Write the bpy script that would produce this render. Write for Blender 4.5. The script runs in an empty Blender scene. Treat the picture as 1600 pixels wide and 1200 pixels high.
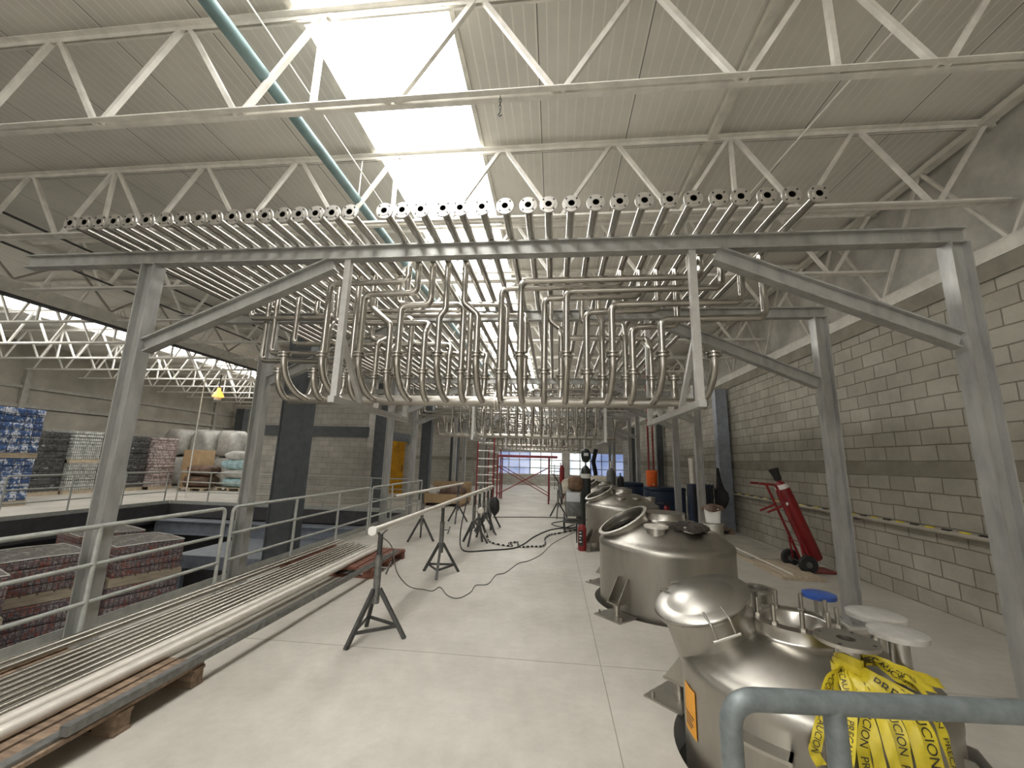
import bpy, bmesh, math, random
from mathutils import Vector, Matrix
random.seed(7)
C = bpy.context.scene.collection
PI = math.pi
V = Vector

# ------------------------------------------------------------------ materials
def new_mat(name):
    m = bpy.data.materials.new(name); m.use_nodes = True
    nt = m.node_tree
    return m, nt, nt.nodes['Principled BSDF']

def N(nt, t, **kw):
    n = nt.nodes.new(t)
    for k, v in kw.items():
        if k in n.inputs: n.inputs[k].default_value = v
        else: setattr(n, k, v)
    return n

def mixc(nt, fac, a, b):
    n = nt.nodes.new('ShaderNodeMix'); n.data_type = 'RGBA'
    for i, v in ((0, fac), (6, a), (7, b)):
        if hasattr(v, 'links') or hasattr(v, 'is_linked'): nt.links.new(v, n.inputs[i])
        elif i == 0: n.inputs[0].default_value = v
        else: n.inputs[i].default_value = (*v, 1)
    return n.outputs[2]

def M(name, col, metal=0.0, rough=0.5, var=0.12, scale=6.0, stretch=(1, 1, 1), bump=0.0, bscale=None, rvar=0.1, col2=None, spec=None):
    """noise-mottled surface: colour and gloss vary by a noise in object space"""
    m, nt, p = new_mat(name)
    tc = N(nt, 'ShaderNodeTexCoord')
    mp = N(nt, 'ShaderNodeMapping'); mp.inputs['Scale'].default_value = stretch
    nt.links.new(tc.outputs['Object'], mp.inputs[0])
    no = N(nt, 'ShaderNodeTexNoise', Scale=scale, Detail=5.0, Roughness=0.6)
    nt.links.new(mp.outputs[0], no.inputs['Vector'])
    c2 = col2 if col2 else tuple(max(0, c * (1 - var * 2)) for c in col)
    c1 = col if col2 else tuple(min(1, c * (1 + var)) for c in col)
    rmp = N(nt, 'ShaderNodeMapRange'); rmp.inputs[1].default_value = .3; rmp.inputs[2].default_value = .7
    nt.links.new(no.outputs[0], rmp.inputs[0])
    nt.links.new(mixc(nt, rmp.outputs[0], c2, c1), p.inputs['Base Color'])
    p.inputs['Metallic'].default_value = metal
    rr = N(nt, 'ShaderNodeMapRange'); rr.inputs[3].default_value = rough + rvar; rr.inputs[4].default_value = max(.03, rough - rvar)
    nt.links.new(no.outputs[0], rr.inputs[0]); nt.links.new(rr.outputs[0], p.inputs['Roughness'])
    if spec is not None: p.inputs['Specular IOR Level'].default_value = spec
    if bump:
        nb = N(nt, 'ShaderNodeTexNoise', Scale=bscale or scale * 4, Detail=4.0)
        nt.links.new(mp.outputs[0], nb.inputs['Vector'])
        b = N(nt, 'ShaderNodeBump', Strength=bump, Distance=.01)
        nt.links.new(nb.outputs[0], b.inputs['Height']); nt.links.new(b.outputs[0], p.inputs['Normal'])
    return m

def M_blocks(name, axis, c1, c2, mortar, bw=.4, bh=.2, ms=.009, bump=.7):
    m, nt, p = new_mat(name)
    tc = N(nt, 'ShaderNodeTexCoord'); sp = N(nt, 'ShaderNodeSeparateXYZ'); cb = N(nt, 'ShaderNodeCombineXYZ')
    nt.links.new(tc.outputs['Object'], sp.inputs[0])
    nt.links.new(sp.outputs[axis], cb.inputs[0]); nt.links.new(sp.outputs[2], cb.inputs[1])
    # wobble so the courses are not machine straight
    nw = N(nt, 'ShaderNodeTexNoise', Scale=2.5, Detail=3.0)
    nt.links.new(cb.outputs[0], nw.inputs['Vector'])
    vm = N(nt, 'ShaderNodeVectorMath', operation='SUBTRACT'); vm.inputs[1].default_value = (.5, .5, .5)
    nt.links.new(nw.outputs['Color'], vm.inputs[0])
    vs = N(nt, 'ShaderNodeVectorMath', operation='SCALE'); vs.inputs['Scale'].default_value = .03
    nt.links.new(vm.outputs[0], vs.inputs[0])
    va = N(nt, 'ShaderNodeVectorMath', operation='ADD'); nt.links.new(cb.outputs[0], va.inputs[0]); nt.links.new(vs.outputs[0], va.inputs[1])
    bt = N(nt, 'ShaderNodeTexBrick', Scale=1.0)
    bt.inputs['Brick Width'].default_value = bw; bt.inputs['Row Height'].default_value = bh
    bt.inputs['Mortar Size'].default_value = ms; bt.inputs['Mortar Smooth'].default_value = .3
    bt.inputs['Color1'].default_value = (*c1, 1); bt.inputs['Color2'].default_value = (*c2, 1); bt.inputs['Mortar'].default_value = (*mortar, 1)
    nt.links.new(va.outputs[0], bt.inputs['Vector'])
    no = N(nt, 'ShaderNodeTexNoise', Scale=1.1, Detail=8.0, Roughness=.7); nt.links.new(tc.outputs['Object'], no.inputs['Vector'])
    mr = N(nt, 'ShaderNodeMapRange'); mr.inputs[1].default_value = .3; mr.inputs[2].default_value = .75; mr.inputs[3].default_value = .72; mr.inputs[4].default_value = 1.18
    nt.links.new(no.outputs[0], mr.inputs[0])
    mu = N(nt, 'ShaderNodeVectorMath', operation='SCALE'); nt.links.new(bt.outputs['Color'], mu.inputs[0]); nt.links.new(mr.outputs[0], mu.inputs['Scale'])
    nt.links.new(mu.outputs[0], p.inputs['Base Color']); p.inputs['Roughness'].default_value = .92
    p.inputs['Specular IOR Level'].default_value = .2
    n2 = N(nt, 'ShaderNodeTexNoise', Scale=45.0, Detail=4.0); nt.links.new(tc.outputs['Object'], n2.inputs['Vector'])
    ad = N(nt, 'ShaderNodeMath', operation='MULTIPLY_ADD'); ad.inputs[1].default_value = -1.0
    nt.links.new(bt.outputs['Fac'], ad.inputs[0])
    ml = N(nt, 'ShaderNodeMath', operation='MULTIPLY'); ml.inputs[1].default_value = .35; nt.links.new(n2.outputs[0], ml.inputs[0])
    nt.links.new(ml.outputs[0], ad.inputs[2])
    b = N(nt, 'ShaderNodeBump', Strength=bump, Distance=.02); nt.links.new(ad.outputs[0], b.inputs['Height']); nt.links.new(b.outputs[0], p.inputs['Normal'])
    return m

def M_ceiling(name, col):
    """roof sheets: narrow ribs along the hall and a dark lap joint about every metre"""
    m, nt, p = new_mat(name)
    tc = N(nt, 'ShaderNodeTexCoord'); sp = N(nt, 'ShaderNodeSeparateXYZ'); nt.links.new(tc.outputs['Object'], sp.inputs[0])
    def band(src, period, width, off=0.0):
        a = N(nt, 'ShaderNodeMath', operation='ADD'); a.inputs[1].default_value = off; nt.links.new(src, a.inputs[0])
        d = N(nt, 'ShaderNodeMath', operation='DIVIDE'); d.inputs[1].default_value = period; nt.links.new(a.outputs[0], d.inputs[0])
        f = N(nt, 'ShaderNodeMath', operation='FRACT'); nt.links.new(d.outputs[0], f.inputs[0])
        l = N(nt, 'ShaderNodeMath', operation='LESS_THAN'); l.inputs[1].default_value = width; nt.links.new(f.outputs[0], l.inputs[0])
        return l.outputs[0]
    no = N(nt, 'ShaderNodeTexNoise', Scale=.8, Detail=7.0, Roughness=.65); nt.links.new(tc.outputs['Object'], no.inputs['Vector'])
    mr = N(nt, 'ShaderNodeMapRange'); mr.inputs[1].default_value = .3; mr.inputs[2].default_value = .7
    nt.links.new(no.outputs[0], mr.inputs[0])
    base = mixc(nt, mr.outputs[0], tuple(c * .82 for c in col), tuple(min(1, c * 1.06) for c in col))
    c1 = mixc(nt, band(sp.outputs[0], .105, .14), base, tuple(min(1, c * 1.06) for c in col))
    c2 = mixc(nt, band(sp.outputs[0], 1.05, .009, .19), c1, tuple(c * .18 for c in col))
    c3 = mixc(nt, band(sp.outputs[1], 6.0, .0015, 1.3), c2, tuple(c * .3 for c in col))
    nt.links.new(c3, p.inputs['Base Color']); p.inputs['Roughness'].default_value = .8
    b = N(nt, 'ShaderNodeBump', Strength=.25, Distance=.01); nt.links.new(band(sp.outputs[0], .105, .14), b.inputs['Height']); nt.links.new(b.outputs[0], p.inputs['Normal'])
    return m

def M_floor(name):
    m, nt, p = new_mat(name)
    tc = N(nt, 'ShaderNodeTexCoord')
    n1 = N(nt, 'ShaderNodeTexNoise', Scale=.9, Detail=9.0, Roughness=.62); nt.links.new(tc.outputs['Object'], n1.inputs['Vector'])
    n2 = N(nt, 'ShaderNodeTexNoise', Scale=7.0, Detail=8.0, Roughness=.7); nt.links.new(tc.outputs['Object'], n2.inputs['Vector'])
    mr = N(nt, 'ShaderNodeMapRange'); mr.inputs[1].default_value = .32; mr.inputs[2].default_value = .68; nt.links.new(n1.outputs[0], mr.inputs[0])
    c = mixc(nt, mr.outputs[0], (.42, .395, .345), (.565, .535, .48))
    m2 = N(nt, 'ShaderNodeMapRange'); m2.inputs[1].default_value = .3; m2.inputs[2].default_value = .7; m2.inputs[3].default_value = .9; m2.inputs[4].default_value = 1.07
    nt.links.new(n2.outputs[0], m2.inputs[0])
    mu = N(nt, 'ShaderNodeVectorMath', operation='SCALE'); nt.links.new(c, mu.inputs[0]); nt.links.new(m2.outputs[0], mu.inputs['Scale'])
    nt.links.new(mu.outputs[0], p.inputs['Base Color'])
    rr = N(nt, 'ShaderNodeMapRange'); rr.inputs[3].default_value = .62; rr.inputs[4].default_value = .42; nt.links.new(n1.outputs[0], rr.inputs[0]); nt.links.new(rr.outputs[0], p.inputs['Roughness'])
    b = N(nt, 'ShaderNodeBump', Strength=.12, Distance=.01); nt.links.new(n2.outputs[0], b.inputs['Height']); nt.links.new(b.outputs[0], p.inputs['Normal'])
    return m

def M_pack(name, cols, bw, bh, mortar=(.05, .045, .04), rough=.3, wt=(.35, .65), ns_=9.0):
    """wrapped packs: a grid of printed packs in a few colours"""
    m, nt, p = new_mat(name)
    tc = N(nt, 'ShaderNodeTexCoord'); sp = N(nt, 'ShaderNodeSeparateXYZ'); cb = N(nt, 'ShaderNodeCombineXYZ')
    nt.links.new(tc.outputs['Object'], sp.inputs[0])
    ad = N(nt, 'ShaderNodeMath', operation='ADD'); nt.links.new(sp.outputs[0], ad.inputs[0]); nt.links.new(sp.outputs[1], ad.inputs[1])
    nt.links.new(ad.outputs[0], cb.inputs[0]); nt.links.new(sp.outputs[2], cb.inputs[1])
    bt = N(nt, 'ShaderNodeTexBrick', Scale=1.0); bt.offset = 0.0
    bt.inputs['Brick Width'].default_value = bw; bt.inputs['Row Height'].default_value = bh; bt.inputs['Mortar Size'].default_value = .008
    bt.inputs['Color1'].default_value = (0, 0, 0, 1); bt.inputs['Color2'].default_value = (1, 1, 1, 1); bt.inputs['Mortar'].default_value = (.5, .5, .5, 1)
    nt.links.new(cb.outputs[0], bt.inputs['Vector'])
    no = N(nt, 'ShaderNodeTexNoise', Scale=ns_, Detail=4.0, Roughness=.8); nt.links.new(tc.outputs['Object'], no.inputs['Vector'])
    av = N(nt, 'ShaderNodeMath', operation='MULTIPLY_ADD'); av.inputs[1].default_value = wt[0]; nt.links.new(bt.outputs['Color'], av.inputs[0])
    ns = N(nt, 'ShaderNodeMapRange'); ns.inputs[1].default_value = .3; ns.inputs[2].default_value = .7; ns.inputs[4].default_value = wt[1]
    nt.links.new(no.outputs[0], ns.inputs[0]); nt.links.new(ns.outputs[0], av.inputs[2])
    cr = N(nt, 'ShaderNodeValToRGB'); cr.color_ramp.interpolation = 'CONSTANT'
    els = cr.color_ramp.elements
    while len(els) < len(cols): els.new(.5)
    for i, cc in enumerate(cols): els[i].position = i / len(cols); els[i].color = (*cc, 1)
    nt.links.new(av.outputs[0], cr.inputs[0])
    n = nt.nodes.new('ShaderNodeMix'); n.data_type = 'RGBA'; nt.links.new(bt.outputs['Fac'], n.inputs[0]); nt.links.new(cr.outputs[0], n.inputs[6]); n.inputs[7].default_value = (*mortar, 1)
    nt.links.new(n.outputs[2], p.inputs['Base Color'])
    p.inputs['Roughness'].default_value = rough
    nb = N(nt, 'ShaderNodeTexNoise', Scale=14.0, Detail=3.0); nt.links.new(tc.outputs['Object'], nb.inputs['Vector'])
    b = N(nt, 'ShaderNodeBump', Strength=.5, Distance=.02); nt.links.new(nb.outputs[0], b.inputs['Height']); nt.links.new(b.outputs[0], p.inputs['Normal'])
    return m

def M_emit(name, col, s, var=0.0, scale=2.0):
    m, nt, p = new_mat(name)
    p.inputs['Base Color'].default_value = (.8, .8, .8, 1); p.inputs['Roughness'].default_value = .6
    p.inputs['Emission Strength'].default_value = s
    if var:
        tc = N(nt, 'ShaderNodeTexCoord'); no = N(nt, 'ShaderNodeTexNoise', Scale=scale, Detail=3.0); nt.links.new(tc.outputs['Object'], no.inputs['Vector'])
        mr = N(nt, 'ShaderNodeMapRange'); mr.inputs[1].default_value = .4; mr.inputs[2].default_value = .6; nt.links.new(no.outputs[0], mr.inputs[0])
        nt.links.new(mixc(nt, mr.outputs[0], col, tuple(min(1, c + var) for c in col)), p.inputs['Emission Color'])
    else: p.inputs['Emission Color'].default_value = (*col, 1)
    return m

MT = {}
MT['floor'] = M_floor('polished_concrete')
MT['block_y'] = M_blocks('concrete_block_long_wall', 1, (.43, .405, .345), (.36, .335, .28), (.205, .188, .152))
MT['block_x'] = M_blocks('concrete_block_cross_wall', 0, (.50, .475, .42), (.42, .395, .35), (.32, .30, .265), bump=.4)
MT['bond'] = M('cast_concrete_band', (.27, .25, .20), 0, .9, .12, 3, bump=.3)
MT['plaster'] = M('grey_plaster', (.55, .53, .49), 0, .9, .2, 1.5, bump=.2)
MT['panelwall'] = M('beige_wall_panel', (.36, .335, .28), 0, .85, .12, 1.2)
MT['girt'] = M('painted_girt', (.36, .34, .30), 0, .6, .1)
MT['ceiling'] = M_ceiling('roof_sheet', (.74, .715, .655))
MT['joist'] = M('white_painted_steel', (.80, .775, .715), 0, .5, .1, 5)
MT['joistend'] = M('cream_joist_steel', (.70, .675, .61), 0, .55, .1, 5)
MT['darkrod'] = M('dark_rod_steel', (.06, .058, .055), .2, .5, .1)
MT['galv'] = M('grey_galvanised_steel', (.415, .415, .395), .45, .42, .12, 9, (1, 1, .3), bump=.05)
MT['rail'] = M('grey_painted_rail', (.44, .45, .42), .25, .42, .1, 14, bump=.05)
MT['railnear'] = M('galvanised_rail_tube', (.185, .21, .215), .35, .42, .14, 22, bump=.12, bscale=60)
MT['tubeframe'] = M('satin_square_tube', (.56, .55, .525), .6, .36, .06, 12)
MT['inox'] = M('stainless_tube', (.50, .475, .43), 1, .25, .06, 5, rvar=.05)
MT['inoxdull'] = M('dull_stainless', (.46, .435, .39), 1, .34, .08, 8, rvar=.06)
MT['rag'] = M('dirty_dark_rag', (.055, .045, .036), 0, .95, .3, 12, bump=.5)
MT['bundle'] = M('bright_drawn_tube', (.50, .475, .42), 1, .27, .04, 2, (1, .2, 1), rvar=.03)
MT['backlight'] = M_emit('added_fill_panel', (1.0, .97, .92), 1.25)  # emission for the fill panel added behind the viewer
MT['flange'] = M('turned_flange_steel', (.62, .60, .56), 1, .4, .05, 9)
MT['tank'] = M('brushed_tank_steel', (.43, .41, .37), 1, .40, .10, 3.5, (1, 1, .25), bump=.02, bscale=8, rvar=.07)
MT['tankpol'] = M('polished_tank_steel', (.52, .50, .46), 1, .30, .06, 5, rvar=.05)
MT['dark'] = M('dark_blue_grey_column', (.085, .095, .10), .1, .5, .12)
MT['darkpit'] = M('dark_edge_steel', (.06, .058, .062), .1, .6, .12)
MT['bluegrey'] = M('blue_grey_beam', (.30, .33, .38), .2, .42, .12)
MT['teal'] = M('teal_painted_pipe', (.15, .235, .24), 0, .42, .14, 5)
MT['wood'] = M('weathered_pallet_wood', (.27, .19, .13), 0, .85, .25, 5, (1, 6, 6), bump=.3)
MT['woodred'] = M('red_painted_pallet_wood', (.23, .095, .065), 0, .8, .3, 5, (1, 6, 6), bump=.3)
MT['woodpale'] = M('pale_board', (.50, .42, .31), 0, .8, .15, 5, (6, 1, 6), bump=.2)
MT['whitetube'] = M('white_matt_tube', (.74, .70, .63), .3, .4, .06, 9)
MT['stand'] = M('dark_steel_stand', (.085, .085, .082), .5, .45, .2, 18)
MT['standgrey'] = M('worn_grey_steel', (.21, .21, .20), .6, .42, .2, 18)
MT['red'] = M('red_paint', (.235, .015, .017), 0, .35, .15, 6)
MT['redscaf'] = M('red_scaffold_paint', (.27, .035, .04), 0, .45, .2, 8)
MT['black'] = M('black_rubber', (.018, .018, .018), 0, .65, .2, 8)
MT['blackcloth'] = M('black_cloth', (.014, .014, .015), 0, .95, .2, 8)
MT['orangelabel'] = M('orange_label', (.80, .36, .03), 0, .5, .03)
MT['cooler'] = M('orange_plastic', (.80, .14, .02), 0, .4, .05)
MT['yellow'] = M('yellow_tape', (.62, .50, .03), 0, .38, .12, 9)
MT['ink'] = M('black_ink', (.02, .02, .015), 0, .5, .02)
MT['yellowdoor'] = M('yellow_steel_door', (.72, .36, .01), 0, .45, .15, 3)
MT['navy'] = M('navy_steel', (.014, .028, .06), 0, .42, .15)
MT['white'] = M('white_plastic', (.75, .74, .70), 0, .4, .04)
MT['greenblk'] = M('dark_green_cylinder_paint', (.022, .028, .024), 0, .4, .15)
MT['greycyl'] = M('grey_cylinder_paint', (.12, .12, .115), 0, .45, .12)
MT['leather'] = M('brown_leather', (.17, .10, .055), 0, .7, .25, 9, bump=.3)
MT['canvas'] = M('dusty_canvas', (.48, .43, .34), 0, .95, .18, 5, bump=.4)
MT['canvasgreen'] = M('olive_canvas', (.16, .16, .10), 0, .95, .18, 5, bump=.4)
MT['blue'] = M('blue_plastic_film', (.025, .07, .28), 0, .35, .2)
MT['cardboard'] = M('brown_cardboard', (.42, .29, .16), 0, .8, .08)
MT['bagteal'] = M('teal_white_sack', (.36, .52, .54), 0, .45, .25, 6, bump=.3)
MT['bagwhite'] = M('white_sack', (.47, .455, .42), 0, .6, .12, 6, bump=.4)
MT['bagbrown'] = M('brown_sack', (.14, .085, .055), 0, .6, .35, 5, bump=.4)
MT['amber'] = M_emit('amber_lamp_glow', (1.0, .42, .02), 2.2)
MT['packblue'] = M_pack('blue_bottle_packs', [(.03, .07, .19), (.70, .74, .80), (.05, .12, .30), (.04, .08, .2), (.55, .62, .72)], .24, .21)
MT['packgrey'] = M_pack('grey_green_can_packs', [(.30, .31, .29), (.62, .64, .60), (.42, .43, .40), (.20, .21, .20)], .07, .12)
MT['packdark'] = M_pack('black_wrapped_cans', [(.05, .05, .05), (.09, .09, .09), (.035, .035, .035), (.25, .25, .25)], .4, .13, rough=.2)
MT['packpink'] = M_pack('rose_can_packs', [(.42, .34, .32), (.62, .54, .52), (.30, .22, .21), (.50, .42, .40)], .07, .12)
MT['packred'] = M_pack('red_can_packs', [(.11, .08, .08), (.26, .22, .22), (.15, .11, .115), (.33, .09, .055), (.34, .30, .29), (.12, .085, .09), (.40, .37, .35), (.20, .15, .15)], .066, .12, (.13, .10, .10), wt=(.25, .8), ns_=6.0)
MT['cantops'] = M_pack('can_tops_under_film', [(.34, .32, .28), (.20, .18, .16), (.42, .40, .36)], .066, .066)
MT['cantops'].node_tree.nodes['Principled BSDF'].inputs['Roughness'].default_value = .25
MT['hose'] = M('black_hose', (.02, .02, .02), 0, .5, .1)
MT['hosegrey'] = M('grey_cable', (.13, .12, .11), 0, .5, .1)
MT['board'] = M('dusty_sheet', (.40, .37, .31), 0, .7, .1, 3)
MT['silver'] = M('silver_foil', (.64, .62, .585), .5, .32, .1, 9, bump=.4)
MT['screen'] = M('pale_gauge_face', (.55, .57, .58), .3, .3, .05)
MT['skylight'] = M_emit('skylight_panel', (1.0, .985, .95), 11.0)
MT['skyleft'] = M_emit('left_skylight_panel', (1.0, .985, .95), 6.0)
MT['winblue'] = M_emit('blue_lit_window', (.10, .20, .50), .85, .22, .9)
MT['winwhite'] = M_emit('white_lit_window', (.72, .80, .92), 1.0, .2, 1.3)

# ------------------------------------------------------------------ mesh builder
def perp(d):
    a = V((0, 0, 1)) if abs(d.z) < .9 else V((1, 0, 0))
    u = d.cross(a).normalized(); return u, d.cross(u).normalized()

def fillet(pts, R, n=5):
    pts = [V(p) for p in pts]; out = [pts[0]]
    for i in range(1, len(pts) - 1):
        a, b, c = pts[i - 1], pts[i], pts[i + 1]
        d1 = (a - b); d2 = (c - b); l1, l2 = d1.length, d2.length
        d1.normalize(); d2.normalize()
        ang = d1.angle(d2)
        if ang > PI - .02: out.append(b); continue
        t = min(R / math.tan(ang / 2), l1 * .48, l2 * .48)
        p0, p1 = b + d1 * t, b + d2 * t
        for k in range(n + 1):
            s = k / n
            out.append(p0 * (1 - s) ** 2 + b * 2 * s * (1 - s) + p1 * s * s)
    out.append(pts[-1]); return out

class MB:
    def __init__(s): s.v = []; s.f = []; s.sm = []
    def add(s, vs, fs, smooth=False):
        b = len(s.v); s.v += [V(x) for x in vs]
        for f in fs: s.f.append([b + i for i in f]); s.sm.append(smooth)
        return s
    def box(s, c, d, rot=None):
        c = V(c); h = [x / 2 for x in d]
        vs = [V((sx * h[0], sy * h[1], sz * h[2])) for sx in (-1, 1) for sy in (-1, 1) for sz in (-1, 1)]
        if rot is not None: vs = [rot @ x for x in vs]
        return s.add([c + x for x in vs], [(0, 1, 3, 2), (4, 6, 7, 5), (0, 4, 5, 1), (2, 3, 7, 6), (0, 2, 6, 4), (1, 5, 7, 3)])
    def bb(s, x0, x1, y0, y1, z0, z1): return s.box(((x0 + x1) / 2, (y0 + y1) / 2, (z0 + z1) / 2), (x1 - x0, y1 - y0, z1 - z0))
    def bar(s, p0, p1, w, h=None, up=None):
        """square bar from p0 to p1; h measured along up"""
        p0, p1 = V(p0), V(p1); d = (p1 - p0); L = d.length; d.normalize(); h = h or w
        if up is None: u, w2 = perp(d)
        else:
            w2 = V(up); w2 = (w2 - d * w2.dot(d)).normalized(); u = d.cross(w2)
        vs = [p + u * (a * w / 2) + w2 * (b * h / 2) for p in (p0, p1) for a, b in ((-1, -1), (1, -1), (1, 1), (-1, 1))]
        return s.add(vs, [(0, 1, 2, 3), (7, 6, 5, 4), (0, 4, 5, 1), (1, 5, 6, 2), (2, 6, 7, 3), (3, 7, 4, 0)])
    def prism(s, prof, p0, p1, up):
        """sweep a 2-D outline (side, up) straight from p0 to p1"""
        p0, p1 = V(p0), V(p1); d = (p1 - p0).normalized(); w2 = V(up); w2 = (w2 - d * w2.dot(d)).normalized(); u = d.cross(w2)
        n = len(prof); vs = [p + u * a + w2 * b for p in (p0, p1) for a, b in prof]
        fs = [(i, (i + 1) % n, n + (i + 1) % n, n + i) for i in range(n)]
        return s.add(vs, fs + [tuple(range(n - 1, -1, -1)), tuple(range(n, 2 * n))])
    def ibeam(s, p0, p1, up, h, b, tw=.012, tf=.014):
        a = b / 2; c = tw / 2; k = h / 2
        return s.prism([(-a, -k), (a, -k), (a, -k + tf), (c, -k + tf), (c, k - tf), (a, k - tf), (a, k), (-a, k), (-a, k - tf), (-c, k - tf), (-c, -k + tf), (-a, -k + tf)], p0, p1, up)
    def tube(s, pts, r, n=12, cap=True, smooth=True):
        pts = [V(p) for p in pts]; m = len(pts)
        rs = r if isinstance(r, (list, tuple)) else [r] * m
        d0 = (pts[1] - pts[0]).normalized(); u, w = perp(d0); base = len(s.v); vs = []; prev = d0
        for i, p in enumerate(pts):
            if i == 0: d = d0
            elif i == m - 1: d = (pts[i] - pts[i - 1]).normalized()
            else:
                d = (pts[i + 1] - pts[i]).normalized() + (pts[i] - pts[i - 1]).normalized()
                d = d.normalized() if d.length > 1e-6 else prev
            q = prev.rotation_difference(d); u = q @ u; w = q @ w; prev = d
            for k in range(n):
                a = 2 * PI * k / n; vs.append(p + (u * math.cos(a) + w * math.sin(a)) * rs[i])
        fs = [(i * n + k, i * n + (k + 1) % n, (i + 1) * n + (k + 1) % n, (i + 1) * n + k) for i in range(m - 1) for k in range(n)]
        s.add(vs, fs, smooth)
        if cap: s.add(vs[:n], [tuple(range(n - 1, -1, -1))]); s.add(vs[-n:], [tuple(range(n))])
        return s
    def cyl(s, p0, p1, r, n=16, r2=None, cap=True): return s.tube([p0, p1], [r, r if r2 is None else r2], n, cap)
    def lathe(s, prof, o=(0, 0, 0), ax=(0, 0, 1), n=32, smooth=True, keep=None):
        """revolve (radius, height) about ax through o"""
        o = V(o); ax = V(ax).normalized(); u, w = perp(ax); vs = []
        for r, h in prof:
            for k in range(n):
                a = 2 * PI * k / n; vs.append(o + ax * h + (u * math.cos(a) + w * math.sin(a)) * r)
        fs = [(i * n + k, i * n + (k + 1) % n, (i + 1) * n + (k + 1) % n, (i + 1) * n + k) for i in range(len(prof) - 1) for k in range(n)]
        if keep: fs = [f for f in fs if keep(sum((vs[i] for i in f), V()) / 4)]
        return s.add(vs, fs, smooth)
    def disc(s, o, ax, r, n=24):
        o = V(o); u, w = perp(V(ax).normalized())
        return s.add([o + (u * math.cos(2 * PI * k / n) + w * math.sin(2 * PI * k / n)) * r for k in range(n)], [tuple(range(n))])
    def mesh(s, name, mat, off=V((0, 0, 0)), bevel=0.0, fixn=True):
        me = bpy.data.meshes.new(name)
        me.from_pydata([tuple(x - off) for x in s.v], [], s.f)
        me.polygons.foreach_set('use_smooth', s.sm); me.materials.append(MT[mat] if isinstance(mat, str) else mat)
        if fixn:
            bm = bmesh.new(); bm.from_mesh(me)
            if bevel: bmesh.ops.bevel(bm, geom=bm.edges[:], offset=bevel, segments=2, affect='EDGES', profile=.5)
            bmesh.ops.recalc_face_normals(bm, faces=bm.faces[:]); bm.to_mesh(me); bm.free()
        me.set_sharp_from_angle(angle=math.radians(46)); me.update(); return me

OFF = {}
def root_of(o):
    while o.parent: o = o.parent
    return o

def part(mb, name, mat, parent, bevel=0.0, label=None, fixn=True):
    """a child mesh; mb is in the thing's own coordinates shifted by its base (world when the thing is not turned)"""
    r = root_of(parent); off = OFF.get(r.name, V((0, 0, 0)))
    o = bpy.data.objects.new(name, mb.mesh(name, mat, off, bevel, fixn)); C.objects.link(o); o.parent = parent
    if label: o['label'] = label
    return o

def thing(name, label, cat, loc=(0, 0, 0), rz=0.0, group=None, world=True):
    o = bpy.data.objects.new(name, None); C.objects.link(o); o.location = loc; o.rotation_euler = (0, 0, rz)
    o.empty_display_size = .1
    o['label'] = label; o['category'] = cat
    if group: o['group'] = group
    OFF[o.name] = V(loc) if world else V((0, 0, 0))
    return o

def single(mb, name, mat, label, cat, group=None, bevel=0.0, loc=(0, 0, 0), kind=None, fixn=True):
    """a thing that is one mesh; vertices given in world, origin moved to loc"""
    o = bpy.data.objects.new(name, mb.mesh(name, mat, V(loc), bevel, fixn)); C.objects.link(o); o.location = loc
    o['label'] = label; o['category'] = cat
    if group: o['group'] = group
    if kind: o['kind'] = kind
    return o

def struct(mb, name, mat, label=None):
    o = bpy.data.objects.new(name, mb.mesh(name, mat)); C.objects.link(o); o['kind'] = 'structure'
    if label: o['label'] = label
    return o

def dup(root, loc, label=None, group=None, rz=None, skip=()):
    r = root.copy(); C.objects.link(r); r.location = loc
    if rz is not None: r.rotation_euler = (0, 0, rz)
    if label: r['label'] = label
    if group: r['group'] = group
    for ch in list(root.children):
        if ch.name.split('.')[0] in skip: continue
        c = ch.copy(); C.objects.link(c); c.parent = r
        for g in ch.children:
            d = g.copy(); C.objects.link(d); d.parent = c
    return r

ONE = ['', 'first', 'second', 'third', 'fourth', 'fifth', 'sixth', 'seventh', 'eighth', 'ninth', 'tenth', 'eleventh', 'twelfth', 'thirteenth', 'fourteenth', 'fifteenth', 'sixteenth', 'seventeenth', 'eighteenth', 'nineteenth']
def ordn(i):
    if i < 20: return ONE[i]
    t, u = divmod(i, 10); tens = {2: 'twent', 3: 'thirt', 4: 'fort'}[t]
    return tens + 'ieth' if u == 0 else tens + 'y-' + ONE[u]

# ------------------------------------------------------------------ the setting
XW = 4.72; YE = 29.0; YB = -9.0; XL = -20.3; ZC = 5.68
TANKS = [(1.47, 2.86, .655), (1.40, 5.62, .805), (1.40, 8.95, .74), (1.40, 12.2, .74)]
def slab(outline, holes, z1, thick):
    bm = bmesh.new()
    def loop(pts):
        vs = [bm.verts.new((x, y, z1)) for x, y in pts]
        for i in range(len(vs)): bm.edges.new((vs[i], vs[(i + 1) % len(vs)]))
    loop(outline)
    for hx, hy, hr in holes: loop([(hx + hr * math.cos(2 * PI * k / 64), hy + hr * math.sin(2 * PI * k / 64)) for k in range(64)])
    bmesh.ops.triangle_fill(bm, use_beauty=True, use_dissolve=False, edges=bm.edges[:])
    ret = bmesh.ops.extrude_face_region(bm, geom=bm.faces[:])
    for v in [g for g in ret['geom'] if isinstance(g, bmesh.types.BMVert)]: v.co.z = z1 - thick
    bmesh.ops.recalc_face_normals(bm, faces=bm.faces[:])
    me = bpy.data.meshes.new('floor'); bm.to_mesh(me); bm.free(); me.materials.append(MT['floor']); return me
XE = -4.32; XF = -12.45; YN = 12.45       # edges of the floor opening on the left
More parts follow.
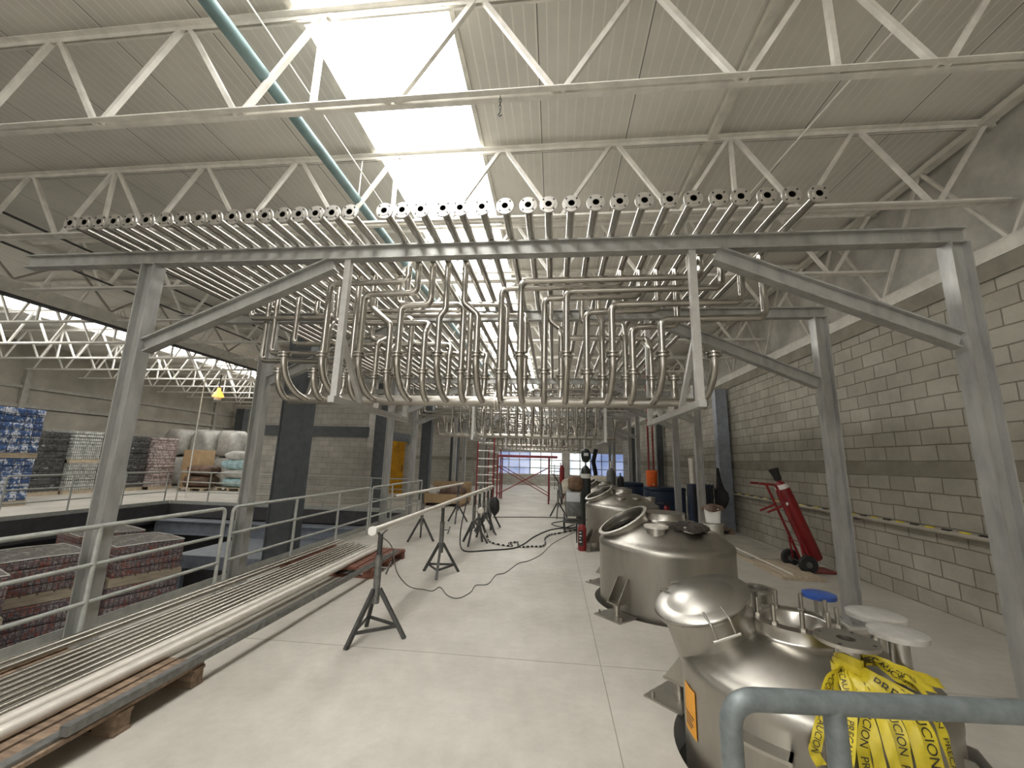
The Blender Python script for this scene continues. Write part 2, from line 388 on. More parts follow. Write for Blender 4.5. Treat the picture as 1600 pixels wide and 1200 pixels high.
fl = bpy.data.objects.new('floor', slab([(XF, YB), (XF, YN), (XE, YN), (XE, YB), (5.0, YB), (5.0, YE + .2), (XL, YE + .2), (XL, YB)], [(x, y, r + .07) for x, y, r in TANKS], 0, .22)); C.objects.link(fl); fl['kind'] = 'structure'
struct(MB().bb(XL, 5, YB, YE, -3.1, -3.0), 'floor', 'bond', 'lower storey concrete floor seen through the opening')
# saw-cut joints in the slab
for i, (x0, x1, y0, y1) in enumerate([(.394, .4, YB, YE), (XE, 4.7, 3.82, 3.826), (XE, 4.7, 10.2, 10.206), (XE, 4.7, 16.6, 16.606)]):
    struct(MB().bb(x0, x1, y0, y1, -.004, .0008), 'trim_%d' % (i + 1), 'bond')
# right wall: two lifts of block with cast bands
struct(MB().bb(XW, XW + .2, YB, YE, 0, 3.95), 'wall_right', 'block_y')
struct(MB().bb(XW - .004, XW + .1, YB, YE, 1.605, 1.795), 'trim_5', 'bond')
struct(MB().bb(XW - .03, XW + .1, YB, YE, 3.74, 3.94), 'trim_6', 'bond')
struct(MB().bb(XW - .03, XW + .3, YB, YE, 3.945, 4.09), 'trim_7', 'joistend')
struct(MB().bb(XW + .28, XW + .4, YB, YE, 4.09, ZC), 'wall_right', 'plaster', 'patched grey wall behind the right girder')
# end wall with a band of windows
mb = MB(); mb.bb(-11, 5, YE, YE + .2, 0, .72).bb(-11, 5, YE, YE + .2, 2.32, ZC).bb(-11, -3.95, YE, YE + .2, .72, 2.32).bb(4.75, 5, YE, YE + .2, .72, 2.32).bb(.55, 1.05, YE, YE + .2, .72, 2.32)
struct(mb, 'wall_end', 'block_x')
def window(n, x0, x1, m):
    w = struct(MB().bb(x0, x1, YE + .1, YE + .12, .72, 2.32), 'window_%d' % n, m)
    f = MB(); k = max(2, round((x1 - x0) / .75))
    for i in range(k + 1):
        x = x0 + (x1 - x0) * i / k; f.bb(x - .03, x + .03, YE + .04, YE + .1, .72, 2.32)
    for z in (.75, 1.2, 1.75, 2.29): f.bb(x0, x1, YE + .04, YE + .1, z - .03, z + .03)
    part(f, 'window_frame', 'plaster', w)
window(1, -3.95, -1.7, 'winblue'); window(2, -1.7, .55, 'winwhite'); window(3, 1.05, 2.5, 'winwhite'); window(4, 2.5, 4.75, 'winblue')
# far left wall of panels with girts and posts
struct(MB().bb(XL - .2, XL, YB, YE, 0, ZC), 'wall_left', 'panelwall')
for i, z in enumerate((3.95, 3.22, 2.4)): struct(MB().bb(XL, XL + .1, YB, YE, z - .06, z + .06), 'trim_%d' % (8 + i), 'girt')
for i, y in enumerate((8.4, 13.3, 17.6, 22.2, 26.6)): struct(MB().bb(XL, XL + .14, y - .09, y + .09, 0, 4.6), 'trim_%d' % (11 + i), 'girt')
struct(MB().bb(XL, -11, 26.6, 26.8, 0, ZC), 'wall_end', 'panelwall', 'beige panel wall closing the left bay')
struct(MB().bb(XL, 5, YB - .2, YB, -3, ZC), 'wall_back', 'plaster')
struct(MB().bb(-9.5, 3.8, YB + .01, YB + .04, .3, 4.3), 'window_7', 'backlight', 'wide glowing fill panel added on the unseen back wall')  # added out of view: glowing fill to brighten ceiling and front faces
# block shaft standing at the head of the opening
sh = MB(); sh.bb(-11.0, -6.75, 14.2, 15.1, 0, 4.465)
struct(sh, 'wall_shaft', 'block_x', 'block walled shaft behind the mezzanine opening')
struct(MB().bb(-11.0, -3.6, 26.4, 26.6, 0, ZC), 'wall_cross', 'block_x', 'block cross wall left of the end windows')
struct(MB().bb(-11.0, -3.6, 26.36, 26.42, 1.6, 1.8), 'trim_16', 'bond')
struct(MB().bb(-11.1, -6.7, 14.12, 14.2, 2.35, 2.72), 'trim_17', 'dark')
struct(MB().bb(-6.82, -6.72, 15.1, 19.2, 2.35, 2.72), 'trim_18', 'dark')
struct(MB().bb(-11.0, -6.72, 19.3, 19.5, 0, 4.4), 'wall_shaft', 'block_x', 'block wall behind the yellow door')
# roof
mb = MB()
for x0, x1 in ((XL, -16.0), (-14.2, -2.36), (-.98, 5.1)): mb.bb(x0, x1, YB, YE + .2, ZC, ZC + .1)
struct(mb, 'ceiling', 'ceiling')
struct(MB().bb(-2.36, -.98, YB, YE, ZC + .04, ZC + .07), 'window_5', 'skylight', 'long white skylight strip in the roof over the pipe rack')
struct(MB().bb(-16.0, -14.2, YB, 26.5, ZC + .04, ZC + .07), 'window_6', 'skyleft', 'bright skylight strip over the left bay')
# skylight kerbs
struct(MB().bb(-2.43, -2.36, YB, YE, ZC - .05, ZC + .08), 'trim_19', 'joistend'); struct(MB().bb(-.98, -.93, YB, YE, ZC - .03, ZC + .08), 'trim_20', 'joistend')
# opening edges: kerb plates, dark fascia, edge beam, pit walls
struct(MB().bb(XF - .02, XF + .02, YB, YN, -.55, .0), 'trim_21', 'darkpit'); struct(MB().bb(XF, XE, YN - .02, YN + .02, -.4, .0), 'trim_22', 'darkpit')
struct(MB().bb(XF - .03, XF - .01, YB, YN, .0, .1), 'trim_23', 'rail'); struct(MB().bb(XF, XE, YN + .01, YN + .03, .0, .1), 'trim_24', 'rail')
struct(MB().bb(XE - .01, XE + .0, YB, YN, -.3, .1), 'trim_25', 'rail')
mb = MB(); mb.ibeam((XF, YN - .35, -.62), (XE - .1, YN - .35, -.62), (0, 0, 1), .4, .5, .03, .03)
single(mb, 'edge_beam', 'bluegrey', 'blue grey steel beam under the far edge of the floor opening', 'beam')
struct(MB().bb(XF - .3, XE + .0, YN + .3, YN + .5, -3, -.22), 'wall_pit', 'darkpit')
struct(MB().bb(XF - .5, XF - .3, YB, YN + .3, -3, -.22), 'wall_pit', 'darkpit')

# ------------------------------------------------------------------ pipe rack: portal frames
CEN = [4.36, 10.73, 17.6, 24.2]
PORT = [c + d for c in CEN for d in (-.89, .89)]
def portal(y, label):
    t = thing('portal_frame', label, 'steel frame', (0, y, 0), group='portal frames of the pipe rack')
    part(MB().ibeam((-5.6, y, 3.61), (3.39, y, 3.61), (0, 0, 1), .14, .1), 'beam', 'galv', t)
    for x in (-4.115, 3.305):
        part(MB().ibeam((x, y, .012), (x, y, 3.54), (1, 0, 0), .15, .13), 'post', 'galv', t)
        b = MB().box((x, y, .008), (.2, .22, .016))
        for sx in (-1, 1):
            for sy in (-1, 1): b.cyl((x + sx * .085, y + sy * .085, .01), (x + sx * .085, y + sy * .085, .04), .011, 6)
        part(b, 'base_plate', 'galv', t)
    part(MB().ibeam((3.22, y, 2.7), (1.4, y, 3.5), (0, 0, 1), .14, .1), 'brace', 'galv', t)
    part(MB().ibeam((-4.03, y, 2.68), (-2.15, y, 3.5), (0, 0, 1), .14, .1), 'brace', 'galv', t)
    return t
P0 = portal(PORT[0], 'grey steel portal frame nearest the viewer, under the flanged pipe ends')
PL = ['', 'second grey portal frame, at the far side of the nearest pipe manifold', 'third grey portal frame along the rack, before the second manifold', 'fourth grey portal frame along the rack, behind the second manifold']
for i in range(1, len(PORT)):
    dup(P0, (0, PORT[i], 0), PL[i] if i < 4 else 'grey portal frame, %s along the rack toward the blue windows' % ordn(i + 1), 'portal frames of the pipe rack')

# hanger frames that carry each manifold
def hanger(x, c, s, label):
    t = thing('hanger_frame', label, 'hanger', (x, c, 2.17), group='square tube hangers below the beams')
    part(MB().bb(x - .03, x + .03, c - .95, c + .95, 2.14, 2.2), 'cross_bar', 'tubeframe', t)
    for d in (-.89, .89):
        part(MB().bb(x - .03, x + .03, c + d - .03, c + d + .03, 2.2, 3.54), 'upright', 'tubeframe', t)
        part(MB().bar((x, c + d * .97, 2.76), (x, c + d * .42, 2.19), .045), 'strut', 'tubeframe', t)
    return t
H0 = hanger(-2.0, CEN[0], -1, 'left square tube hanger under the nearest portal beams')
for i, c in enumerate(CEN):
    for x, sd in ((-2.0, 'left'), (1.2, 'right')):
        if i or x > 0: dup(H0, (x, c, 2.17), '%s square tube hanger under the %s manifold from the viewer' % (sd, ordn(i + 1)))

# ------------------------------------------------------------------ long pipes with flanged ends
PX = [-4.46, -4.31, -4.16, -4.01, -3.86, -3.679, -3.495, -3.326, -3.163, -3.01, -2.84, -2.68, -2.529, -2.362, -2.214, -2.06, -1.911, -1.752, -1.445, -1.288, -1.127, -.936, -.792, -.608, -.417, -.227, -.061, .123, .316, .502, .694, .885, 1.065, 1.253, 1.415, 1.606, 1.784, 1.978]
ZP = 3.715; PR = .0335; FY = 2.955
def long_pipe(x, label):
    t = thing('process_pipe', label, 'pipe', (x, FY, ZP), group='long flanged pipes lying on the rack')
    mb = MB(); mb.tube([(x, FY + .02, ZP), (x, 27.6, ZP)], PR, 14, cap=False)
    mb.lathe([(.0265, 0), (.0265, .9), (0, .9)], (x, FY + .005, ZP), (0, 1, 0), 14)
    part(mb, 'tube', 'inox', t, fixn=False)
    f = MB(); f.lathe([(.0265, -.002), (.045, -.002), (.046, .003), (.0725, .004), (.0735, .007), (.0735, .018), (.0715, .020), (.046, .021), (.034, .05)], (x, FY, ZP), (0, 1, 0), 28)
    fl = part(f, 'flange', 'flange', t)
    for k in range(4):
        a = PI / 4 + k * PI / 2; q = (x + .0585 * math.cos(a), FY, ZP + .0585 * math.sin(a))
        part(MB().cyl((q[0], FY - .001, q[2]), (q[0], FY + .024, q[2]), .0075, 10), 'bolt', 'stand', fl)
    return t
LP0 = None
for i, x in enumerate(PX):
    lb = 'long stainless pipe with a round bolted flange, %s from the left on the near beam' % ordn(i + 1)
    if LP0 is None: LP0 = long_pipe(x, lb)
    else: dup(LP0, (x, FY, ZP), lb)

# ------------------------------------------------------------------ manifolds and their drops
YH = 4.36; ZH = 2.30; HX0, HX1 = -3.08, 1.58
LX = [-2.834, -2.413, -2.014, -1.603, -1.186, -.786, -.348, .11, .552, 1.018, 1.485]
SX = [-3.06, -2.642, -2.225, -1.812, -1.413, -.994, -.582, -.113, .326, .79]
RX = [-2.95, -2.82, -2.55, -2.17, -1.75, -1.26, -.82, -.35, .07, .54, .80, 1.08, 1.32, -1.98, -1.02, -.58]
def ring(mb, p, r=.066):
    p = V(p); mb.lathe([(.03, -.026), (r, -.024), (r, -.009), (.044, -.008), (.044, .008), (r, .009), (r, .024), (.03, .026)], p, (0, 0, 1), 16)
def stub_mb(x, kind):
    mb = MB()
    y1, z1 = {'L': (3.87, 2.70), 'S': (4.12, 2.58), 'R': (4.60, 2.62)}[kind]
    y0 = YH - .03 if kind != 'R' else YH + .03
    pts = [V((x, y0 + (y1 - y0) * math.sin(q / 10 * PI / 2), ZH + (z1 - .05 - ZH) * (1 - math.cos(q / 10 * PI / 2)))) for q in range(11)] + [V((x, y1, z1))]; top = pts[-1]
    mb.tube(pts, .035, 12); return mb, top
def manifold(label, detail=True):
    t = thing('pipe_manifold', label, 'pipe manifold', (0, YH, ZH), group='pipe manifolds hung below the rack')
    h = MB(); h.tube([(HX0, YH, ZH), (HX0 + .02, YH, ZH), (HX1 - .02, YH, ZH), (HX1, YH, ZH)], [.03, .057, .057, .03], 18)
    for x in (-1.99, 1.2): h.bb(x - .03, x + .03, YH - .04, YH + .04, 2.2, 2.27)
    part(h, 'header_tube', 'inoxdull', t)
    f = MB()
    for d in (-.014, .014): f.lathe([(.05, -.011), (.095, -.011), (.095, .011), (.05, .011)], (-.63 + d, YH, ZH), (1, 0, 0), 24)
    part(f, 'flange_joint', 'inox', t)
    for xs, k in ((LX, 'L'), (SX, 'S'), (RX, 'R')):
        for x in xs:
            mb, top = stub_mb(x, k); s = part(mb, 'elbow_stub', 'inox', t)
            c = MB(); ring(c, top); c.box((top[0] + .064, top[1], top[2]), (.03, .018, .02)); part(c, 'clamp', 'inox', s)
    return t
MAN0 = manifold('stainless header manifold with curved stubs below the nearest two beams')
def riser(x, y, z0, zc, xt, label, diag=False, dy=0.0, ztop=ZP - .02, open_end=False, grp='drop pipes onto the nearest manifold'):
    if xt is None or abs(xt - x) < .015: pts = [(x, y, z0), (x, y, ztop)]
    elif diag:
        d = abs(xt - x); pts = [(x, y, z0), (x, y, zc), (xt, y, min(zc + max(.08, d * .85), ztop - .12)), (xt, y, ztop)]
    else: pts = [(x, y, z0), (x, y, zc), (xt, y, zc + .012), (xt, y, ztop)]
    if dy: pts = [pts[0], (x, y, zc - .16), (x, y + dy, zc)] + [(q[0], y + dy, q[2]) for q in pts[2:]]
    mb = MB(); mb.tube(fillet(pts, .08, 6), .0335, 12, cap=False)
    if open_end: mb.lathe([(.027, 0), (.027, -.3), (0, -.3)], pts[-1], (0, 0, 1), 12)
    return single(mb, 'drop_pipe', 'inox', label, 'pipe', grp, loc=(x, y, z0), fixn=False)
RIS = []
for i, zc, xt, dg, op in ((1, 3.49, -1.55, 0, 1), (2, 3.36, -1.445, 0, 0), (3, 3.23, -1.288, 0, 0), (4, 3.10, -1.127, 1, 0), (5, 3.12, -.936, 1, 0), (6, 3.475, 1.415, 0, 0), (7, 3.36, 1.606, 0, 0), (8, 3.21, 1.784, 0, 0), (9, 3.05, 1.978, 0, 0)):
    RIS.append((LX[i], 3.87, 2.722, zc, xt, dg, op, 'front row'))
for i, zc, xt, dg in ((2, 3.21, -2.214, 1), (3, 3.11, -2.05, 1), (4, 3.17, -2.529, 0), (5, 3.33, -1.752, 0), (6, 3.51, .694, 0), (7, 3.39, .885, 0), (8, 3.23, 1.065, 0), (9, 3.06, 1.253, 0)):
    RIS.append((SX[i], 4.12, 2.602, zc, xt, dg, 0, 'middle row'))
for i, zc, xt, dg in ((1, 3.42, -4.034, 0), (2, 2.86, -3.853, 0), (3, 3.21, -3.01, 0), (4, 3.36, -2.84, 0), (5, 3.04, -3.326, 0), (6, 2.94, -3.679, 0), (7, 3.47, -3.163, 0), (8, 3.3, -.061, 1), (9, 3.3, .502, 1), (10, 3.29, .316, 0), (11, 3.13, .123, 0), (13, 3.14, -2.362, 0), (14, 3.56, -2.68, 0), (15, 3.52, -1.911, 0)):
    RIS.append((RX[i], 4.60, 2.642, zc, xt, dg, 0, 'rear row'))
cnt = {}
RO = []
for n_, (x, y, z0, zc, xt, dg, op, row) in enumerate(RIS):
    cnt[row] = cnt.get(row, 0) + 1
    dy = 0.0 if row[0] == 'f' else ((.13 if xt == -2.529 else 0.0) if row[0] == 'm' else .075 * (n_ % 5))
    RO.append(riser(x, y, z0, zc, xt, 'bent stainless drop pipe, %s from left in the %s of the nearest manifold' % (ordn(cnt[row]), row), dg, dy, ZP - .02 if not op else 3.66, op))
# the same set again under each farther pair of portals
for k in (1, 2, 3):
    nm = ('', 'second', 'third', 'fourth')[k]; dy = CEN[k] - CEN[0]
    dup(MAN0, (0, YH + dy, ZH), 'stainless header manifold, %s from the viewer under the rack' % nm)
    for o in RO:
        c = o.copy(); C.objects.link(c); c.location = V(o.location) + V((0, dy, 0)); c['label'] = 'one of the thin stainless drop pipes above the %s manifold' % nm; c['group'] = 'drop pipes onto the %s manifold' % nm

# ------------------------------------------------------------------ roof joists and girders
ZB, ZT = 4.60, 5.60; PN = 1.398
def joist_geo(y, x0, x1, xoff):
    """top nodes at xoff + k * PN; returns lists of parts"""
    def chord(z, s):
        m = MB()
        for d in (-1, 1):
            m.bb(x0, x1, y + d * .038 - .026, y + d * .038 + .026, z - .005, z + .005)
            m.bb(x0, x1, y + d * .014 - .003, y + d * .014 + .003, min(z, z + s * .05), max(z, z + s * .05))
        return m
    webs = []
    k0 = math.ceil((x0 - xoff) / PN) - 1; k1 = math.floor((x1 - xoff) / PN) + 1
    def w(a, b):
        if min(a[0], b[0]) < x0 - .001 or max(a[0], b[0]) > x1 + .001: return
        webs.append(MB().bar((a[0], y, a[1]), (b[0], y, b[1]), .042))
    for k in range(k0, k1 + 1):
        x = xoff + k * PN
        w((x - .03, ZT), (x - PN / 2 + .03, ZB)); w((x + .03, ZT), (x + PN / 2 - .03, ZB))
        if k % 3 == 0: w((x - .015, ZT), (x - .015, ZB))
    return chord(ZB, 1), chord(ZT, -1), webs
def joist(y, x0, x1, xoff, label, grp, parts=True):
    bc, tc, ws = joist_geo(y, x0, x1, xoff)
    if not parts:
        m = MB()
        for q in [bc, tc] + ws: m.add(q.v, q.f)
        return single(m, 'roof_joist', 'joist', label, 'joist', grp, loc=(0, y, ZB))
    t = thing('roof_joist', label, 'joist', (0, y, ZB), group=grp)
    part(bc, 'bottom_chord', 'joist', t); part(tc, 'top_chord', 'joist', t)
    for q in ws: part(q, 'web_bar', 'joist', t)
    return t
JY = [2.79 + 1.735 * k for k in range(15)]
J0 = joist(JY[0], -10.15, XW + .25, -2.08, 'white lattice roof joist nearest the viewer, crossing the top of the view', 'white roof joists over the pipe rack')
for k in range(1, 5):
    dup(J0, (0, JY[k], ZB), 'white lattice roof joist, %s from the viewer above the pipe rack' % ordn(k + 1))
JF = joist(JY[5], -10.15, XW + .25, -2.08, 'white lattice roof joist, sixth from the viewer above the pipe rack', 'white roof joists over the pipe rack', False)
for k in range(6, 15):
    c = JF.copy(); C.objects.link(c); c.location = (0, JY[k], ZB); c['label'] = 'white lattice roof joist, %s from the viewer above the pipe rack' % ordn(k + 1)
# joists across the left bay
JL = joist(JY[3], XL + .1, -10.45, -12.3, 'white lattice joist in the left bay, nearest of those below its skylight', 'white joists in the left bay')
for k in range(4, 14):
    dup(JL, (0, JY[k], ZB), 'white lattice joist in the left bay, %s from the front' % ordn(k - 2))

def girder(x, z0, z1, y0, y1, label, deep):
    t = thing('lattice_girder', label, 'girder', (x, y0, z0))
    part(MB().bb(x - .06, x + .06, y0, y1, z1 - .05, z1 + .02), 'top_chord', 'joistend', t)
    if deep:
        part(MB().bb(x - .07, x + .07, y0, y1, z0 - .05, z0 - .005), 'bottom_chord', 'darkpit', t)
        part(MB().bb(x - .015, x + .015, y0, y1, z0 - .006, z0 + .3), 'gutter_plate', 'joistend', t)
        zz = z0 + .3
    else:
        part(MB().bb(x - .05, x + .05, y0, y1, z0 - .02, z0 + .05), 'bottom_chord', 'joistend', t); zz = z0
    n = 0; y = y0
    while y + 1.735 < y1 + .01:
        for a, b in (((x, y, zz), (x, y + .8675, z1)), ((x, y + .8675, z1), (x, y + 1.735, zz))):
            part(MB().bar(a, b, .035), 'web_bar', 'joistend' if not deep else 'girt', t)
        y += 1.735
    return t
girder(-10.3, 4.52, 5.6, 1.0, 26.3, 'long lattice girder with dark lower edge between the two roof bays', True)
girder(XW + .12, 4.12, 5.6, 1.0, 27.0, 'lattice girder on top of the right block wall', False)
# thin rods and cables running along the hall
def rod(pts, r, m, label, cat='rod', nm='tie_rod', grp=None): return single(MB().tube(pts, r, 6), nm, m, label, cat, grp, loc=pts[0])
for x, z, n in ((-8.2, 5.1, 'upper'), (-8.2, 4.66, 'lower')):
    rod([(x, 1, z), (x, 27, z + .02)], .018, 'darkrod', '%s of the black rods running along the left roof' % n, grp='black rods along the left roof')
rod([(-8.9, 1.0, 5.35), (-8.9, 26, 5.35)], .01, 'joist', 'thin pale wire along the roof left of the flanged pipes')
rod([(-2.45, .5, 5.2), (-2.45, 12, 5.2), (-2.45, 26, 5.25)], .009, 'joist', 'thin pale wire beside the skylight left edge')
rod([(2.9, .5, 5.1), (2.15, 9, 5.2), (2.1, 26, 5.2)], .011, 'joist', 'thin pale sagging wire on the right half of the roof')
single(MB().bb(1.83, 1.92, YB + .1, 28, 5.56, 5.64), 'cable_tray', 'joistend', 'narrow pale trunking fixed under the roof right of the skylight', 'cable tray')
# teal main
t = thing('water_main', 'teal painted pipe running under the roof above the rack', 'pipe', (-2.55, .3, 4.9))
part(MB().tube([(-2.60, .3, 4.98), (-2.50, 26.5, 4.86)], .058, 20), 'tube', 'teal', t)
for y in (3.15, 9.1, 15.2): part(MB().cyl((-2.59 + (y - .3) * .0038, y - .025, 4.98 - (y - .3) * .0046), (-2.59 + (y - .3) * .0038, y + .025, 4.98 - (y - .3) * .0046), .064, 20), 'coupling', 'teal', t)
for y in (4.525, 11.465, 18.4): part(MB().cyl((-2.58, y, 4.99), (-2.58, y, 5.6), .008, 6), 'hanger_rod', 'joist', t)
# hook and chain on the first joist
t = thing('chain_hook', 'small chain with a hook hanging from the nearest joist chord', 'hook', (-.46, 2.79, 4.6))
mb = MB()
for k in range(4):
    c = V((-.46, 2.79, 4.585 - k * .03)); mb.tube([c + V((.009 * math.cos(a) * (k % 2), .009 * math.cos(a) * (1 - k % 2), .019 * math.sin(a))) for a in [PI * 2 * q / 10 for q in range(11)]], .003, 6)
part(mb, 'chain', 'stand', t)
part(MB().tube([(-.46, 2.79, 4.47), (-.46, 2.79, 4.44), (-.475, 2.79, 4.42), (-.46, 2.79, 4.405), (-.445, 2.79, 4.42)], .005, 8), 'hook', 'stand', t)

# ------------------------------------------------------------------ tanks let into the floor
def pol(cx, cy, r, a): a = math.radians(a); return (cx + r * math.cos(a), cy + r * math.sin(a))
def tank(i, zs, zr, rr, label, mw_c, mw_n, mw_r, mw_len, lid, nozzles, lugs, ring_hole):
    cx, cy, R = TANKS[i]
    t = thing('steel_tank', label, 'tank', (cx, cy, 0), group='stainless tanks let into the floor')
    mc = V((cx, cy, 0)) + V(mw_c); mn = V(mw_n).normalized()
    def keep(p):
        d = p - mc; return not ((d - mn * d.dot(mn)).length < mw_r * .9 and d.dot(mn) > -mw_len * 1.7 and p.z > .2)
    kn = .055
    prof = [(.02, -1.9), (R, -1.85), (R, -.6), (R, zs - kn * 2.2), (R + .006, zs - kn * 1.7), (R + .004, zs - kn), (R - kn * .35, zs - kn * .35), (R - kn, zs - .006)]
    for k in range(1, 15):
        q = k / 14; r = R - kn + (rr + .03 - R + kn) * q
        prof.append((r, zs - .006 + (zr - .075 - zs) * math.sin(q * PI / 2) ** .9))
    part(MB().lathe(prof, (cx, cy, 0), n=128, keep=keep), 'shell', 'tank', t, fixn=False)
    def dome(r):
        if r >= R: return -9
        q = min(1, max(0, (R - kn - r) / (R - kn - rr - .03))); return zs - .006 + (zr - .075 - zs) * math.sin(q * PI / 2) ** .9
    def above(p): return p.z > dome(math.hypot(p.x - cx, p.y - cy)) - .045
    # pad ring at the crown
    z0 = zr - .09
    part(MB().lathe([(rr + .075, z0 - .01), (rr + .075, z0 + .004), (rr + .03, z0 + .01), (rr + .005, z0 + .02), (rr, z0 + .03), (rr, zr), (ring_hole + .01, zr), (ring_hole, zr - .01), (ring_hole, z0 - .1)], (cx, cy, 0), n=64), 'crown_ring', 'tankpol', t, fixn=False)
    if i: part(MB().lathe([(rr * 1.0, zr + .001), (rr * 1.0, zr + .014), (.001, zr + .02)], (cx, cy, 0), n=48), 'crown_cover', 'inoxdull', t, fixn=False)
    # manway neck and lid
    part(MB().lathe([(mw_r, -mw_len + k * (mw_len - .03) / 14) for k in range(14)] + [(mw_r, -.03), (mw_r + .03, -.018), (mw_r + .034, 0), (mw_r - .008, .004), (mw_r - .012, -.02)] + [(mw_r - .012, -.02 - k * (mw_len - .02) / 14) for k in range(1, 15)], mc, mn, 64, keep=above), 'manway_neck', 'tank', t, fixn=False)
    if lid:
        l = part(MB().lathe([(mw_r + .036, .004), (mw_r + .04, .016), (mw_r + .03, .024), (mw_r - .04, .026), (mw_r - .055, .03), (mw_r - .085, .042), (mw_r * .45, .062), (.001, .07)], mc, mn, 64), 'manway_lid', 'tankpol', t, fixn=False)
        u = V((mn.y, -mn.x, 0)).normalized(); v = mn.cross(u)
        for d0 in (V((-.04, -1, 0)), V((-.45, .89, 0))):
            d = (d0 - mn * d0.dot(mn)).normalized(); e = mn.cross(d)
            p = mc + d * (mw_r + .02)
            hd = MB()
            for s in (-.055, .055):
                hd.tube(fillet([p - d * .05 + e * s + mn * .045, p + d * .05 + e * s + mn * .02, p + d * .055 + e * s - mn * .065], .02, 4), .0065, 8)
            hd.tube([p + d * .055 - e * .08 - mn * .065, p + d * .055 + e * .08 - mn * .065], .009, 8)
            part(hd, 'lid_clamp', 'tankpol', l)
    for (dx, dy, z, r, fr, kind) in nozzles:
        x, y = cx + dx, cy + dy
        n = MB(); n.lathe([(r, -.3), (r, -.02), (fr, -.018), (fr, 0), (r * .8, .001), (r * .78, -.02), (r * .78, -.25), (0, -.25)], (x, y, z), n=32)
        nz = part(n, 'nozzle', 'tankpol', t, fixn=False)
        if kind == 'open':
            for a in range(45, 405, 90):
                q = pol(x, y, fr * .82, a); part(MB().cyl((q[0], q[1], z - .001), (q[0], q[1], z + .0015), .009, 12), 'bolt_hole', 'stand', nz)
        elif kind in ('foil', 'blue', 'white'):
            c = MB(); c.lathe([(fr + .004, -.022), (fr + .006, .002), (fr * .9, .008), (fr * .3, .012), (.001, .01)], (x, y, z), n=32)
            part(c, 'cap_film', {'foil': 'silver', 'blue': 'blue', 'white': 'whitetube'}[kind], nz, label={'foil': 'clear film over the flange', 'blue': 'blue film over the flange', 'white': 'pale sheet laid over the flange'}[kind])
    for a in lugs:
        d = V((math.cos(math.radians(a)), math.sin(math.radians(a)), 0)); e = V((-d.y, d.x, 0)); b = V((cx, cy, 0)) + d * R
        rot = Matrix.Rotation(math.radians(a), 3, 'Z')
        g = MB(); g.box(b + d * .16 + V((0, 0, .007)), (.3, .36, .012), rot)
        lg = part(g, 'support_foot', 'tank', t)
        for s in (-.07, .07):
            o = b + e * s; th = e * .006
            vs = [o - d * .03 + V((0, 0, .14)), o + d * .19 + V((0, 0, .14)), o + d * .19 + V((0, 0, .165)), o + d * .03 + V((0, 0, .38)), o - d * .03 + V((0, 0, .38))]
            m = MB(); m.add([x - th for x in vs] + [x + th for x in vs], [(0, 1, 2, 3, 4), (9, 8, 7, 6, 5)] + [(k, (k + 1) % 5, 5 + (k + 1) % 5, 5 + k) for k in range(5)])
            part(m, 'gusset', 'tank', lg)
        part(MB().box(b + d * .1 + V((0, 0, .14)), (.22, .16, .014), rot).cyl(b + d * .13 + V((0, 0, .012)), b + d * .13 + V((0, 0, .135)), .035, 16), 'load_cell', 'inoxdull', lg)
        for s in (-.15, .15):
            q = b + d * .25 + e * s; part(MB().cyl(q + V((0, 0, .012)), q + V((0, 0, .05)), .012, 6), 'anchor_bolt', 'inoxdull', lg)
    return t
T1 = tank(0, .545, .765, .25, 'nearest stainless tank with closed tilted lid, orange label and yellow tape', (-.515, .10, .81), (-.36, -.10, .92), .262, .40, True,
     [(0, .46, .81, .085, .118, 'plain'), (.235, .15, .875, .032, .088, 'blue'), (.42, -.05, .835, .036, .135, 'foil'), (.30, -.37, .85, .042, .118, 'foil'), (-.005, -.46, .835, .05, .135, 'open')], [135, 45, 315], .165)
for k in range(9):
    q = pol(TANKS[0][0], TANKS[0][1], .205, k * 40 + 12)
    part(MB().cyl((q[0], q[1], .76), (q[0], q[1], .87), .0125, 10).cyl((q[0], q[1], .765), (q[0], q[1], .782), .021, 6), 'stud', 'inoxdull', T1)
def shell_patch(i, a0, a1, z0, z1, off, n=12, thick=.002):
    cx, cy, R = TANKS[i]; m = MB(); vs = []
    for k in range(n + 1):
        a = math.radians(a0 + (a1 - a0) * k / n)
        for r in (R + off, R + off + thick):
            for z in (z0, z1): vs.append((cx + r * math.cos(a), cy + r * math.sin(a), z))
    fs = []
    for k in range(n):
        b = 4 * k; c = b + 4
        fs += [(b, c, c + 1, b + 1), (b + 2, b + 3, c + 3, c + 2), (b, b + 2, c + 2, c), (b + 1, c + 1, c + 3, b + 3)]
    fs += [(0, 1, 3, 2), (4 * n, 4 * n + 2, 4 * n + 3, 4 * n + 1)]
    return m.add(vs, fs)
lb = part(shell_patch(0, 177, 190, .12, .365, .004), 'warning_label', 'orangelabel', T1, label='orange warning label')
for k, (z, w) in enumerate(((.215, 10), (.195, 8), (.175, 9), (.155, 7))): part(shell_patch(0, 178.5, 178.5 + w, z, z + .007, .0075, 8, .001), 'print_line', 'stand', lb)
